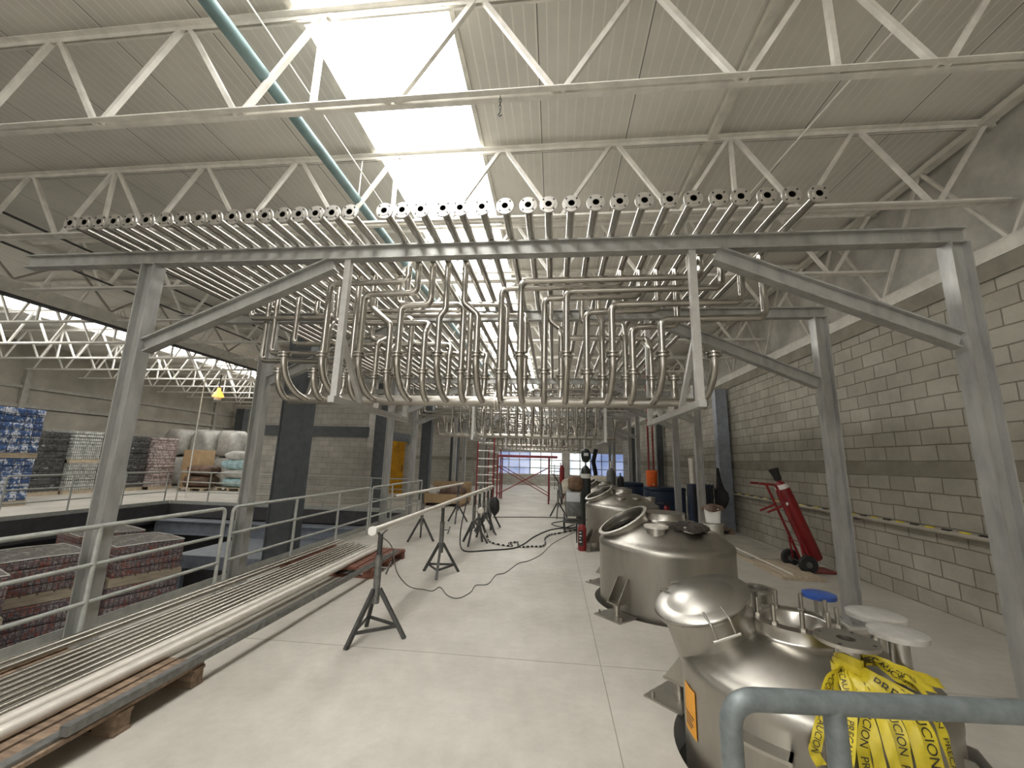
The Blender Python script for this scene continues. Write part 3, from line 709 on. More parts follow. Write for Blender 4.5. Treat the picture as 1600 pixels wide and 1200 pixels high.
# nameplate bracket on the front of the nearest tank
np_ = part(shell_patch(0, 214, 237, -.3, .345, .001, 12, .074), 'nameplate', 'tank', T1)
rim = MB()
for args in ((213, 238, .346, .362, .0, 12, .09), (213, 214.2, -.3, .362, .0, 3, .09), (236.8, 238, -.3, .362, .0, 3, .09)):
    a0, a1, z0, z1, off, n, th = args; q = shell_patch(0, a0, a1, z0, z1, off, n, th); rim.add(q.v, q.f)
part(rim, 'plate_rim', 'tankpol', np_)
for a in (218, 233):
    p = [pol(TANKS[0][0], TANKS[0][1], .655 + d, a) for d in (.077, .11)]
    part(MB().tube(fillet([(*p[0], .27), (*p[1], .255), (*p[1], .12), (*p[0], .1)], .02, 4), .006, 8), 'plate_handle', 'tankpol', np_)
NZ2 = [(-.20, -.46, .955, .12, .135, 'white'), (.16, -.42, .965, .11, .125, 'plain'), (.60, -.02, .955, .12, .135, 'plain')]
tank(1, .755, 1.05, .265, 'stainless tank with open tilted manway, second from the viewer', (-.52, -.02, .955), (-.50, -.08, .86), .31, .36, False, NZ2, [222, 318, 42, 138], .19)
NZ3 = [(-.10, -.44, 1.0, .10, .115, 'plain'), (.22, -.38, 1.0, .09, .105, 'plain'), (.55, -.1, 1.0, .1, .115, 'plain')]
tank(2, .86, 1.13, .215, 'stainless tank with open manway behind the red extinguisher, third from the viewer', (-.47, -.05, 1.06), (-.45, -.1, .88), .28, .32, False, NZ3, [215, 320], .17)
tank(3, .86, 1.13, .215, 'stainless tank mostly hidden beyond the other three', (-.47, -.05, 1.06), (-.45, -.1, .88), .28, .32, False, NZ3, [215], .17)
# things lying on the second tank
x2, y2 = TANKS[1][0], TANKS[1][1]
t = thing('work_cloth', 'dark dirty rag heaped on the right front nozzle of the second tank', 'rag', (x2 + .16, y2 - .42, .966))
mb = MB(); n = 28; vs = []; fs = []
for j in range(7):
    for k in range(n):
        a = 2 * PI * k / n; r = (.005, .06, .11, .15, .18, .20, .21)[j] * (1 + .16 * math.sin(3 * a + j) + .1 * math.sin(7 * a)); z = (.035, .035, .03, .02, .008, -.02, -.05)[j] + .008 * math.sin(5 * a + 2 * j)
        vs.append((x2 + .18 + r * 1.15 * math.cos(a), y2 - .42 + r * .8 * math.sin(a), .968 + z))
for j in range(6): fs += [(j * n + k, j * n + (k + 1) % n, (j + 1) * n + (k + 1) % n, (j + 1) * n + k) for k in range(n)]
part(mb.add(vs, fs, True), 'cloth', 'rag', t)
t = thing('bucket', 'white bucket with a brown rag standing on the second tank right nozzle', 'bucket', (x2 + .62, y2 + .02, .956))
part(MB().lathe([(.001, 0), (.085, 0), (.1, .17), (.106, .17), (.106, .18), (.096, .18), (.082, .012), (.001, .012)], (x2 + .62, y2 + .02, .957), n=28), 'pail', 'white', t)
mb = MB(); vs = []; fs = []; n = 20
for j in range(5):
    for k in range(n):
        a = 2 * PI * k / n; r = (.004, .05, .09, .115, .12)[j] * (1 + .14 * math.sin(4 * a + j)); vs.append((x2 + .62 + r * math.cos(a), y2 + .02 + r * math.sin(a), .957 + (.225, .215, .205, .19, .15)[j] + .012 * math.sin(3 * a + j)))
for j in range(4): fs += [(j * n + k, j * n + (k + 1) % n, (j + 1) * n + (k + 1) % n, (j + 1) * n + k) for k in range(n)]
part(mb.add(vs, fs, True), 'rag', 'bagbrown', t)

# ------------------------------------------------------------------ yellow barrier tape on the nearest tank
def ribbon(pts, w, side, n=24):
    """flat tape along a smooth path; returns sample frames"""
    P = [V(p) for p in pts]; out = []
    for i in range(n + 1):
        q = i / n * (len(P) - 1); k = min(int(q), len(P) - 2); f_ = q - k
        p0, p1, p2, p3 = P[max(k - 1, 0)], P[k], P[k + 1], P[min(k + 2, len(P) - 1)]
        out.append(.5 * ((2 * p1) + (p2 - p0) * f_ + (2 * p0 - 5 * p1 + 4 * p2 - p3) * f_ ** 2 + (3 * p1 - p0 - 3 * p2 + p3) * f_ ** 3))
    return out
tp = thing('barrier_tape', 'bunch of yellow and black caution tape tied below the open flange, nearest tank', 'tape', (1.47, 2.38, .74))
fcu = bpy.data.curves.new('t', 'FONT'); fcu.body = 'PRECAUCION'; fcu.size = 1; fob = bpy.data.objects.new('t', fcu); C.objects.link(fob)
bpy.context.view_layer.update()
tme = bpy.data.meshes.new_from_object(fob.evaluated_get(bpy.context.evaluated_depsgraph_get()))
tv = [v.co.copy() for v in tme.vertices]; tf = [tuple(p.vertices) for p in tme.polygons]
bpy.data.objects.remove(fob); bpy.data.curves.remove(fcu)
tw = max(v.x for v in tv); bpy.data.meshes.remove(tme)
def tape(pts, w, tw0=0.0, tw1=0.0, words=True):
    n = 40; ps = ribbon(pts, w, None, n); L = [0]
    for i in range(n): L.append(L[-1] + (ps[i + 1] - ps[i]).length)
    fr = []; ctr = V((1.47, 2.86, 0))
    for i in range(n + 1):
        d = (ps[min(i + 1, n)] - ps[max(i - 1, 0)]).normalized(); out = (ps[i] - ctr); out.z *= .0; out = out.normalized() + V((0, 0, .25))
        out = (out - d * out.dot(d)).normalized(); s = out.cross(d)
        a = tw0 + (tw1 - tw0) * i / n; fr.append((ps[i], s * math.cos(a) + out * math.sin(a), out * math.cos(a) - s * math.sin(a)))
    m = MB(); vs = []
    for i, (p, s, o) in enumerate(fr):
        ww = w * (.55 + .45 * min(1, i / 8))
        for c in (-1, -.33, .33, 1): vs.append(p + s * (c * ww / 2) + o * (.004 * math.sin(i * .9 + c * 2)))
    fs = [(4 * i + c, 4 * i + c + 1, 4 * i + c + 5, 4 * i + c + 4) for i in range(n) for c in range(3)]
    r = part(m.add(vs, fs, True), 'tape_strand', 'yellow', tp, fixn=False)
    if words:
        m = MB(); sc_ = w * .8; u0 = L[-1] * .12
        while u0 + tw * sc_ < L[-1] * 1.02:
            vs = []
            for v in tv:
                u = u0 + v.x * sc_; k = 0
                while k < n - 1 and L[k + 1] < u: k += 1
                f_ = (u - L[k]) / max(1e-6, L[k + 1] - L[k]); p = fr[k][0].lerp(fr[k + 1][0], f_); s = fr[k][1].lerp(fr[k + 1][1], f_); o = fr[k][2].lerp(fr[k + 1][2], f_)
                vs.append(p + s * ((v.y - .35) * sc_) + o * .0055)
            m.add(vs, tf); u0 += tw * sc_ * 1.12
        if m.v: part(m, 'lettering', 'ink', r, fixn=False)
random.seed(3)
cx, cy, R = TANKS[0]
A0 = V((cx - .005, cy - .46, .735))
def shell_pt(a, z, off): q = pol(cx, cy, R + off, a); return V((q[0], q[1], z))
def dome_pt(a, q, off):      # q 0 at the crown ring, 1 at the shoulder
    r = .3 + (R - .3) * q; z = .545 + .14 * math.cos(q * PI / 2) + off; p = pol(cx, cy, r, a); return V((p[0], p[1], z))
for k, (a, zend, w, st, wd) in enumerate([(246, .36, .045, 0, 1), (251, .30, .05, 1, 0), (255, .34, .045, 0, 1), (260, .06, .055, 2, 1), (264, .22, .045, 1, 0), (268, .28, .04, 2, 0), (273, -.14, .055, 0, 1), (278, -.02, .045, 1, 0), (282, -.22, .07, 2, 1), (287, .1, .045, 0, 0), (290, -.2, .05, 1, 1)]):
    off = .012 + .011 * (k % 3)
    b = a if a > 262 else a + 4
    tape([A0 + V((.05 * math.cos(k), .03 * math.sin(k), -.01 * (k % 3))), dome_pt(262 + (b - 262) * .55, .72, .06 + off), dome_pt(b, .97, .03 + off), shell_pt(a, .46, off + .02), shell_pt(a + random.uniform(-2, 2), (zend + .45) / 2, off + .015), shell_pt(a + random.uniform(-3, 4), zend, off + .012)], w, random.uniform(-1.0, 1.0), random.uniform(-.5, .5), wd)
for k, (a, q) in enumerate(((303, .72), (310, .8), (298, .9), (317, .86))):
    tape([A0 + V((.03, 0, -.01)), V((cx + .13, cy - .42, .73)), dome_pt(290 + k * 3, .6, .07), dome_pt(a, q, .035 + .01 * k)], .05, .3, -.4, k < 2)
for k in range(3):
    mb = MB(); pts = []
    for q in range(25):
        a = q / 24 * 2 * PI; pts.append(V((cx - .005 + (.058 + .008 * k) * math.cos(a), cy - .46 + (.058 + .008 * k) * math.sin(a), .745 - .03 * k + .012 * math.sin(2 * a + k))))
    vs = []
    for p in pts: vs += [p + V((0, 0, -.022)), p + V((0, 0, .022))]
    part(mb.add(vs, [(2 * i, 2 * i + 1, 2 * i + 3, 2 * i + 2) for i in range(24)], True), 'tape_wrap', 'yellow', tp, fixn=False)

# ------------------------------------------------------------------ handrails
def rail(p0, p1, label, r=.021, hs=(1.0, .68, .37), step=1.35, grp='grey tube handrails round the floor opening', kp=0.0, mat='rail'):
    p0, p1 = V(p0), V(p1); d = (p1 - p0); L = d.length; d.normalize()
    t = thing('handrail', label, 'handrail', tuple(p0), group=grp)
    part(MB().tube(fillet([p0 + V((0, 0, .0)), p0 + V((0, 0, hs[0])), p1 + V((0, 0, hs[0])), p1 + V((0, 0, .0))], .07, 6), r, 12), 'top_rail', mat, t)
    for h in hs[1:]: part(MB().tube([p0 + V((0, 0, h)), p1 + V((0, 0, h))], r * .85, 10), 'mid_rail', mat, t)
    n = max(1, round(L / step))
    for k in range(1, n): q = p0 + d * (L * k / n); part(MB().tube([q, q + V((0, 0, hs[0]))], r, 10), 'baluster', mat, t)
    return t
rail((-4.0, -2.2, 0), (-4.0, 4.77, 0), 'grey handrail section beside the bundle of tubes, nearest the viewer on the left')
rail((-4.0, 4.90, 0), (-4.0, 8.77, 0), 'grey handrail section of the near left edge, second from the viewer')
rail((-4.0, 8.88, 0), (-4.0, 12.3, 0), 'grey handrail section of the near left edge, farthest of three')
rail((-12.55, -1.0, 0), (-12.55, 8.2, 0), 'grey handrail along the far left edge in front of the blue packs')
rail((-12.55, 8.34, 0), (-12.55, 12.35, 0), 'grey handrail along the far left edge in front of the pink packs')
rail((-12.4, 12.62, 0), (-9.0, 12.62, 0), 'grey handrail across the head of the opening, left of the dark column')
rail((-8.85, 12.62, 0), (-4.2, 12.62, 0), 'grey handrail across the head of the opening, before the block shaft')
rail((-8.6, 22.0, 0), (-4.4, 22.0, 0), 'grey handrail far back before the block cross wall')
t = thing('guard_rail', 'thick galvanised guard rail close to the viewer in front of the nearest tank', 'handrail', (.51, 1.40, 0))
part(MB().tube(fillet([(.515, 1.40, 0), (.515, 1.40, 1.0), (3.2, 1.585, 1.0), (3.2, 1.585, 0)], .08, 10), .0305, 20), 'top_rail', 'railnear', t)
for x in (.812, 2.0): part(MB().tube([(x, 1.40 + (x - .515) * .0689, 0), (x, 1.40 + (x - .515) * .0689, .99)], .029, 16), 'post', 'railnear', t)
for z in (.3, .55): part(MB().tube([(.515, 1.40, z), (3.2, 1.585, z)], .026, 16), 'mid_rail', 'railnear', t)

# ------------------------------------------------------------------ pallets, tube bundle, bars on the left
def pallet(name, x0, x1, y0, y1, z, mat, label, grp=None, along='x', parent=None):
    """boards run along x over three runners along y (or the reverse)"""
    t = parent or thing(name, label, 'pallet', ((x0 + x1) / 2, (y0 + y1) / 2, z), group=grp)
    n = 6
    def B(a0, a1, b0, b1, z0, z1): return MB().bb(a0, a1, b0, b1, z0, z1) if along == 'x' else MB().bb(b0, b1, a0, a1, z0, z1)
    a0, a1, b0, b1 = (x0, x1, y0, y1) if along == 'x' else (y0, y1, x0, x1)
    for k in range(n):
        w = (b1 - b0) / n; part(B(a0, a1, b0 + k * w + .012, b0 + (k + 1) * w - .012, z + .122, z + .144), 'deck_board', mat, t)
    for k in range(3):
        c = a0 + .05 + (a1 - a0 - .1) * k / 2; part(B(c - .05, c + .05, b0, b1, z + .1, z + .122), 'stringer', mat, t)
        for j in range(3):
            e = b0 + .08 + (b1 - b0 - .16) * j / 2; part(B(c - .05, c + .05, e - .07, e + .07, z + .02, z + .1), 'block', mat, t)
        part(B(c - .05, c + .05, b0, b1, z, z + .02), 'skid', mat, t)
    return t
pallet('pallet', -3.9, -2.57, 1.95, 3.10, 0, 'wood', 'brown wooden pallet under the near end of the stainless tube bundle', along='y')
pallet('pallet', -3.9, -2.50, 5.80, 7.05, 0, 'woodred', 'reddish pallet under the far end of the stainless tube bundle', along='y')
BT = [(-3.85, .026, 7.35), (-3.755, .026, 7.3), (-3.60, .02, 7.2), (-3.525, .02, 7.25), (-3.45, .02, 7.1), (-3.375, .02, 7.15), (-3.295, .022, 7.05), (-3.21, .024, 7.0), (-3.12, .027, 6.95), (-3.0, .038, 6.9), (-2.895, .038, 6.75)]
for k, (x, r, ye) in enumerate(BT):
    m = MB(); m.lathe([(r * .88, .6), (r * .88, 0), (r, 0), (r, ye + .6), (r * .88, ye + .6), (r * .88, ye)], (x, -.6, .145 + r), (0, 1, 0), 18)
    single(m, 'steel_tube', 'bundle' if k < 9 else 'whitetube', 'long %s tube on the pallets, %s from the handrail' % ('bright steel' if k < 9 else 'pale matt steel', ordn(k + 1)), 'tube', 'tubes lying on the two left pallets', loc=(x, -.6, .145 + r), fixn=False)
single(MB().bb(-2.665, -2.605, .5, 2.95, .145, .165), 'flat_bar', 'standgrey', 'flat grey steel bar lying along the front edge of the near pallet', 'bar', loc=(-2.63, 1.7, .145))
m = MB(); m.prism([(-.025, -.025), (.025, -.025), (.025, .025), (-.025, .025)], (-2.58, 2.2, .192), (-2.53, 6.75, .172), (0, 0, 1))
single(m, 'square_bar', 'standgrey', 'long square grey steel bar bridging the two left pallets', 'bar', loc=(-2.55, 4.4, .17))

# ------------------------------------------------------------------ tube stands and the tubes on them
def stand_parts(t, h, rz, rope):
    for k in range(3):
        a = rz + k * 2 * PI / 3; d = V((math.cos(a), math.sin(a), 0))
        part(MB().bar(d * .03 + V((0, 0, .43)), d * .30 + V((0, 0, .0)), .034), 'leg', 'stand', t)
        if rope:
            b = rz + (k + 1) * 2 * PI / 3; e = V((math.cos(b), math.sin(b), 0)); part(MB().bar(d * .235 + V((0, 0, .11)), e * .235 + V((0, 0, .11)), .008, .03, (0, 0, 1)), 'leg_tie', 'stand', t)
    part(MB().cyl((0, 0, .3), (0, 0, .74), .034, 14), 'outer_tube', 'standgrey', t)
    part(MB().cyl((0, 0, .70), (0, 0, h - .035), .024, 14), 'inner_tube', 'stand', t)
    hd = MB()
    for s in (-1, 1): hd.bar((0, 0, h - .045), (s * .06, 0, h + .015), .035, .008)
    part(hd, 'pipe_rest', 'stand', t)
    k = part(MB().cyl((.03, 0, .62), (.11, 0, .62), .008, 8), 'clamp_screw', 'standgrey', t); part(MB().cyl((.105, -.055, .58), (.105, .055, .66), .009, 8), 'tee_handle', 'stand', k)
def stand(x, y, h, rz, label, rope=True, grp='tripod stands for tubes'):
    t = thing('tube_stand', label, 'stand', (x, y, 0), 0, grp, world=False); stand_parts(t, h, rz, rope); return t
stand(-1.685, 4.02, .955, 2.2, 'dark tripod tube stand holding the near end of the white tube')
stand(-1.665, 6.22, .965, -1.45, 'dark tripod tube stand under the white tube, second from the viewer')
stand(-2.73, 8.55, .965, 1.9, 'dark tripod stand under the short far left tube', False)
for k, (x, y, a) in enumerate(((-1.615, 8.45, .4), (-1.60, 8.95, 1.0), (-1.585, 9.45, .2), (-1.575, 9.95, 1.3), (-1.57, 10.4, .7))):
    stand(x, y, .97, a, 'dark tripod stand in the far cluster, %s from the viewer' % ordn(k + 1), False)
stand(-2.58, 11.1, .965, .6, 'dark tripod stand at the far end of the short left tube', False)
t = thing('white_tube', 'long white tube resting on the tripod stands', 'tube', (-1.69, 3.85, .985))
mb = MB(); pa, pb = V((-1.69, 3.83, .985)), V((-1.57, 10.6, 1.0)); mb.tube([pa, pb], .03, 16)
part(mb, 'tube', 'whitetube', t)
ax = (pb - pa).normalized(); part(MB().lathe([(.0, -.012), (.03, -.012), (.042, -.01), (.042, .012), (.032, .014), (.036, .03), (.036, .05), (.03, .055)], pa, ax, 24), 'end_ferrule', 'white', t)
t = thing('white_tube', 'short white tube on stands near the left handrail, farther back', 'tube', (-2.76, 7.05, .995))
part(MB().lathe([(.024, .3), (.024, 0), (.028, 0), (.028, 4.5), (.0, 4.5)], (-2.76, 7.05, .995), (.045, 1, 0), 16), 'tube', 'whitetube', t, fixn=False)
single(MB().lathe([(.001, -.03), (.035, -.032), (.06, -.02), (.065, 0), (.06, .02), (.035, .032), (.03, 0), (.001, -.0)], (-1.46, 8.35, .66), (.2, -1, 0), 20), 'tape_roll', 'whitetube', 'small white roll hanging on the far stand cluster', 'tape roll', loc=(-1.46, 8.35, .66))
mb = MB(); vs = []; fs = []; n = 18
for j in range(9):
    q = j / 8; r = .15 * math.sin(PI * (q * .92 + .04)) ** .7
    for k in range(n):
        a = 2 * PI * k / n; vs.append((-1.40 + r * .8 * math.cos(a) * (1 + .12 * math.sin(3 * a + j)), 9.9 + r * .7 * math.sin(a), .38 + .42 * q))
for j in range(8): fs += [(j * n + k, j * n + (k + 1) % n, (j + 1) * n + (k + 1) % n, (j + 1) * n + k) for k in range(n)]
single(mb.add(vs, fs + [tuple(range(n)), tuple(range(8 * n, 9 * n))], True), 'welding_mask', 'black', 'black welding mask hanging on the far stand cluster', 'mask', loc=(-1.40, 9.9, .5))

# ------------------------------------------------------------------ cables on the floor
def cable(pts, r, m, label, wig=0):
    P = [V((p[0], p[1], p[2] if len(p) > 2 else r)) for p in pts]; ps = ribbon(P, 0, None, len(P) * 6)
    ps = [V((p.x, p.y, max(p.z, r))) for p in ps]
    return single(MB().tube(ps, r, 8), 'cable', m, label, 'cable', loc=tuple(P[0]), fixn=False)
cable([(-1.70, 3.98, .93), (-1.60, 4.1, .80), (-1.62, 4.35, .5), (-1.78, 5.2, .12), (-1.72, 5.47), (-1.54, 5.43), (-1.48, 5.6), (-1.30, 5.3), (-1.15, 5.23), (-1.05, 5.47), (-1.04, 5.77), (-.89, 5.86), (-.84, 6.32), (-.72, 6.48), (-.58, 7.07), (-.43, 7.27), (-.23, 7.8), (-.04, 8.78), (.2, 9.55), (.5, 10.4)], .006, 'hosegrey', 'thin grey wire curling from the white tube end across the floor')
cable([(-1.85, 8.9, .9), (-1.9, 8.6, .3), (-1.81, 8.2), (-1.6, 7.72), (-1.24, 7.88), (-.79, 8.16), (-.61, 8.6), (-.43, 9.5), (-.09, 10.5), (.32, 11.0), (.55, 11.6)], .013, 'hose', 'thick black cable looping from the stand cluster to the welding trolley')
cable([(-1.79, 12.3), (-.68, 12.65), (.28, 12.8), (.62, 12.5), (.17, 11.98), (-.06, 11.55), (.08, 11.15), (.40, 10.92), (.6, 11.2)], .012, 'hose', 'black cable lying straight across the floor beyond the stands')
hp = [(-1.54, 9.23, .25), (-1.4, 8.9, .05), (-1.257, 8.588), (-1.009, 8.391), (-.817, 8.375), (-.9, 8.6), (-.75, 8.75), (-.7, 8.45), (-.621, 8.3), (-.44, 8.404), (-.254, 8.449), (-.172, 8.722), (-.19, 9.3), (-.1, 9.75), (.069, 9.978), (.38, 10.416), (.6, 10.7)]
P = ribbon([V((p[0], p[1], p[2] if len(p) > 2 else .02)) for p in hp], 0, None, 150)
t = thing('striped_hose', 'black and white banded hose lying in a heap on the floor', 'hose', tuple(P[0]))
part(MB().tube(P, .014, 8), 'hose', 'silver', t, fixn=False)
for k in range(0, 146, 4): part(MB().tube(P[k:k + 3], .0185, 8), 'black_band', 'black', t, fixn=False)

# ------------------------------------------------------------------ columns
def column(x, y, w, z0, z1, label, mat='dark', cap=True):
    t = thing('steel_column', label, 'column', (x, y, z0), group='dark steel columns')
    part(MB().ibeam((x, y, z0), (x, y, z1), (1, 0, 0), w, w * .8, .02, .025), 'shaft', mat, t)
    # closing plates make it a box column
    part(MB().bb(x - w / 2 + .01, x + w / 2 - .01, y - w * .36, y - w * .35, z0, z1), 'face_plate', mat, t)
    return t
column(-5.35, 7.95, .5, -3.0, 4.4, 'big dark column rising through the floor opening by the second portal frame')
column(-5.95, 13.6, .42, 0, 4.4, 'dark column at the corner of the block shaft')
column(-5.3, 16.6, .4, 0, 4.4, 'dark column behind the block shaft, beside the yellow door')
column(-5.3, 21.5, .42, 0, 4.4, 'dark column in the far left, before the cross wall')
column(-19.6, 23.6, .55, 0, 4.4, 'dark column far off in the left bay before the beige wall')
column(4.5, 11.55, .3, 0, 3.74, 'dark column on the right wall where the black bag hangs', 'bluegrey')
column(4.5, 18.2, .26, 0, 3.74, 'slim dark column on the right wall behind the orange cooler')
column(4.5, 24.4, .26, 0, 3.74, 'slim dark column at the far end of the right wall')
# ------------------------------------------------------------------ shaft door
t = thing('lift_door', 'yellow steel door right of the block shaft', 'door', (-7.65, 19.2, 0))
part(MB().bb(-8.25, -7.1, 19.2, 19.26, 0, 2.5), 'door_leaf', 'yellowdoor', t)
for z in (.35, 1.2, 2.05): part(MB().bb(-8.2, -7.15, 19.15, 19.2, z - .05, z + .05), 'door_rail', 'yellowdoor', t)
part(MB().cyl((-7.25, 19.12, 1.0), (-7.25, 19.12, 1.3), .015, 8), 'handle', 'stand', t)
struct(MB().bb(-7.08, -6.72, 18.9, 19.29, 0, 2.3), 'wall_shaft', 'block_x', 'block pier beside the yellow door')

# ------------------------------------------------------------------ wrapped goods
def goods(x, y, z, rz, w, d, h, mat, label, name='wrapped_pallet', layers=5, tops=None, grp=None, film=True):
    t = thing(name, label, 'pallet of goods', (x, y, z), rz, grp, world=False)
    p = MB()
    for k in range(6): part(MB().bb(-w / 2, w / 2, -d / 2 + k * d / 6 + .012, -d / 2 + (k + 1) * d / 6 - .012, .122, .144), 'pallet_board', 'woodpale', t)
    for k in range(3):
        c = -w / 2 + .06 + (w - .12) * k / 2; part(MB().bb(c - .05, c + .05, -d / 2, d / 2, 0, .122), 'pallet_runner', 'woodpale', t)
    lh = h / layers
    for k in range(layers):
        j = .012 * math.sin(k * 2.1 + x)
        part(MB().bb(-w / 2 + .02 + j, w / 2 - .02 + j, -d / 2 + .02, d / 2 - .02, .145 + k * lh, .145 + (k + 1) * lh - .006), 'goods_layer', mat, t, bevel=.015)
    if tops:
        r_ = MB(); q_ = .15 + h
        for a_ in (((-w / 2 + .03), -d / 2 + .03, w / 2 - .03, -d / 2 + .03), (w / 2 - .03, -d / 2 + .03, w / 2 - .03, d / 2 - .03), (w / 2 - .03, d / 2 - .03, -w / 2 + .03, d / 2 - .03), (-w / 2 + .03, d / 2 - .03, -w / 2 + .03, -d / 2 + .03)): r_.tube([(a_[0], a_[1], q_), ((a_[0] + a_[2]) / 2, (a_[1] + a_[3]) / 2, q_ + .012), (a_[2], a_[3], q_)], .011, 6)
        part(r_, 'film_edge', 'silver', t)
        part(MB().bb(-w / 2 + .03, w / 2 - .03, -d / 2 + .03, d / 2 - .03, .14 + h, .15 + h), 'can_tops', tops, t)
    return t
rr = -.39
def pit(i, x, y, zt, label, hs=(.5, .62)):
    z = zt
    for j, h in enumerate(hs):
        z -= h + .15
        goods(x + .02 * j, y - .03 * j, z, rr, 1.2, 1.05, h, 'packred', label % ('top' if j == 0 else 'lower'), 'can_pallet', 4, 'cantops' if j == 0 else None, 'red can pallets in the floor opening')
pit(0, -7.80, 7.30, .02, '%s pallet of red cans in the opening, right of the nearest left post')
pit(1, -8.25, 6.02, .02, '%s pallet of red cans in the opening, left of the nearest left post')
pit(2, -7.78, 4.72, .02, '%s pallet of red cans in the opening at the left picture edge')
pit(3, -9.3, 7.9, .02, '%s pallet of red cans in the opening, in the back row')
# what the stacks stand on in the pit
single(MB().bb(-10.4, -6.6, 3.6, 8.8, -1.5, -1.4), 'lift_platform', 'bluegrey', 'steel platform down in the opening under the red can pallets', 'platform')
for x in (-10.2, -6.8):
    for y in (3.9, 8.5): single(MB().bb(x - .08, x + .08, y - .08, y + .08, -3.0, -1.5), 'platform_post', 'bluegrey', 'steel post under the lift platform down in the opening', 'post', 'posts under the lift platform')
m = MB().bb(-9.2, -5.7, 9.6, 11.75, -.86, -.8)
t = thing('loading_table', 'pale steel table in the opening below its far edge', 'platform', (-7.4, 10.8, -.8))
part(m, 'table_top', 'bluegrey', t); part(MB().bb(-9.2, -5.7, 9.56, 9.62, -1.1, -.8), 'apron', 'bluegrey', t)
for x in (-9.1, -7.4, -5.8): part(MB().bb(x - .05, x + .05, 9.7, 9.8, -3, -.86), 'leg', 'bluegrey', t); part(MB().bb(x - .05, x + .05, 11.6, 11.7, -3, -.86), 'leg', 'bluegrey', t)

# blue packs and the row of stacks along the left wall
goods(-16.25, 9.95, 0, .0, 1.7, 1.7, 1.2, 'packblue', 'lower pallet of blue bottle packs at the left picture edge', 'bottle_pallet', 6, None, 'blue bottle packs')
goods(-16.25, 9.95, 1.36, .0, 1.7, 1.7, 1.28, 'packblue', 'upper pallet of blue bottle packs at the left picture edge', 'bottle_pallet', 6, None, 'blue bottle packs')
goods(-18.6, 12.95, 0, .03, 1.3, 1.0, 2.1, 'packdark', 'tall black wrapped stack beside the grey green cans', 'wrapped_pallet', 9)
goods(-18.5, 14.0, 0, .03, 1.3, 1.05, .98, 'packgrey', 'lower stack of grey green cans by the left wall', 'can_pallet', 8)
goods(-18.5, 14.0, 1.135, .03, 1.3, 1.05, 1.05, 'packgrey', 'upper stack of grey green cans by the left wall', 'can_pallet', 8)
goods(-18.2, 15.7, 0, .05, 1.3, .9, 2.1, 'packdark', 'dark wrapped stack partly behind the nearest left post', 'wrapped_pallet', 9)
goods(-17.9, 16.75, 0, .05, 1.2, 1.05, 2.1, 'packpink', 'tall stack of rose coloured cans right of the nearest left post', 'can_pallet', 16)
def blob(name, x, y, z, rx, ry, h, mat, label, grp=None, e=.35, seed=0, cat='sack'):
    mb = MB(); n = 28; vs = []; fs = []; J = 12
    for j in range(J + 1):
        q = -PI / 2 + PI * j / J; cz = math.sin(q); cr = abs(math.cos(q)) ** e
        for k in range(n):
            a = 2 * PI * k / n; ca, sa = math.cos(a), math.sin(a)
            wob = 1 + .05 * math.sin(3 * a + seed + j * .7) + .03 * math.sin(5 * a - seed + j)
            px = abs(ca) ** .6 * (1 if ca > 0 else -1) * rx * cr * wob; py = abs(sa) ** .6 * (1 if sa > 0 else -1) * ry * cr * wob
            vs.append((x + px, y + py, z + h / 2 + (abs(cz) ** .8 * (1 if cz > 0 else -1)) * h / 2 * (1 + .06 * math.sin(2 * a + seed))))
    for j in range(J): fs += [(j * n + k, j * n + (k + 1) % n, (j + 1) * n + (k + 1) % n, (j + 1) * n + k) for k in range(n)]
    return single(mb.add(vs, fs, True), name, mat, label, cat, grp, loc=(x, y, z))
for k, (x, y) in enumerate(((-18.95, 19.0), (-17.75, 19.3), (-16.6, 19.6))):
    blob('bulk_bag', x, y, 0, .58, .58, 1.45, 'bagwhite', 'lower white bulk bag, %s from the left in the left bay' % ordn(k + 1), 'white bulk bags', .25, k)
    blob('bulk_bag', x, y, 1.47, .58, .58, 1.3, 'bagwhite', 'upper white bulk bag, %s from the left in the left bay' % ordn(k + 1), 'white bulk bags', .25, k + 5)
goods(-15.4, 20.2, 0, 0, 1.1, 1.1, 2.0, 'packgrey', 'grey stack right of the white bulk bags', 'can_pallet', 10)
t = thing('carton', 'tall brown cardboard carton right of the rose cans', 'box', (-16.75, 17.9, 0)); part(MB().bb(-17.2, -16.3, 17.5, 18.3, .0, 1.75), 'box_body', 'cardboard', t, bevel=.01); part(MB().bb(-17.2, -16.3, 17.48, 17.5, .8, .84), 'tape_band', 'woodpale', t)
pallet('pallet', -16.2, -15.0, 16.4, 17.5, 0, 'woodpale', 'pale pallet under the brown sacks in the left bay')
pallet('pallet', -14.9, -13.7, 17.0, 18.2, 0, 'woodpale', 'pale pallet under the teal sacks in the left bay')
blob('sack', -15.6, 16.95, .145, .62, .5, .52, 'bagbrown', 'lower brown sack on the pale pallet', 'brown sacks', .45, 1)
blob('sack', -15.55, 16.95, .64, .6, .45, .45, 'bagbrown', 'upper brown sack on the pale pallet', 'brown sacks', .45, 2)
for k, (h, mt_, nm) in enumerate(((.42, 'bagteal', 'bottom teal'), (.4, 'bagwhite', 'white middle'), (.46, 'bagteal', 'upper teal'), (.4, 'bagwhite', 'topmost pale'))):
    blob('sack', -14.3 + .06 * math.sin(k * 3), 17.6, .145 + (0, .4, .78, 1.2)[k], .62 if k != 2 else .75, .5, h, mt_, '%s sack in the pile beside the brown sacks' % nm, 'pile of teal and white sacks', .4, k + 2)
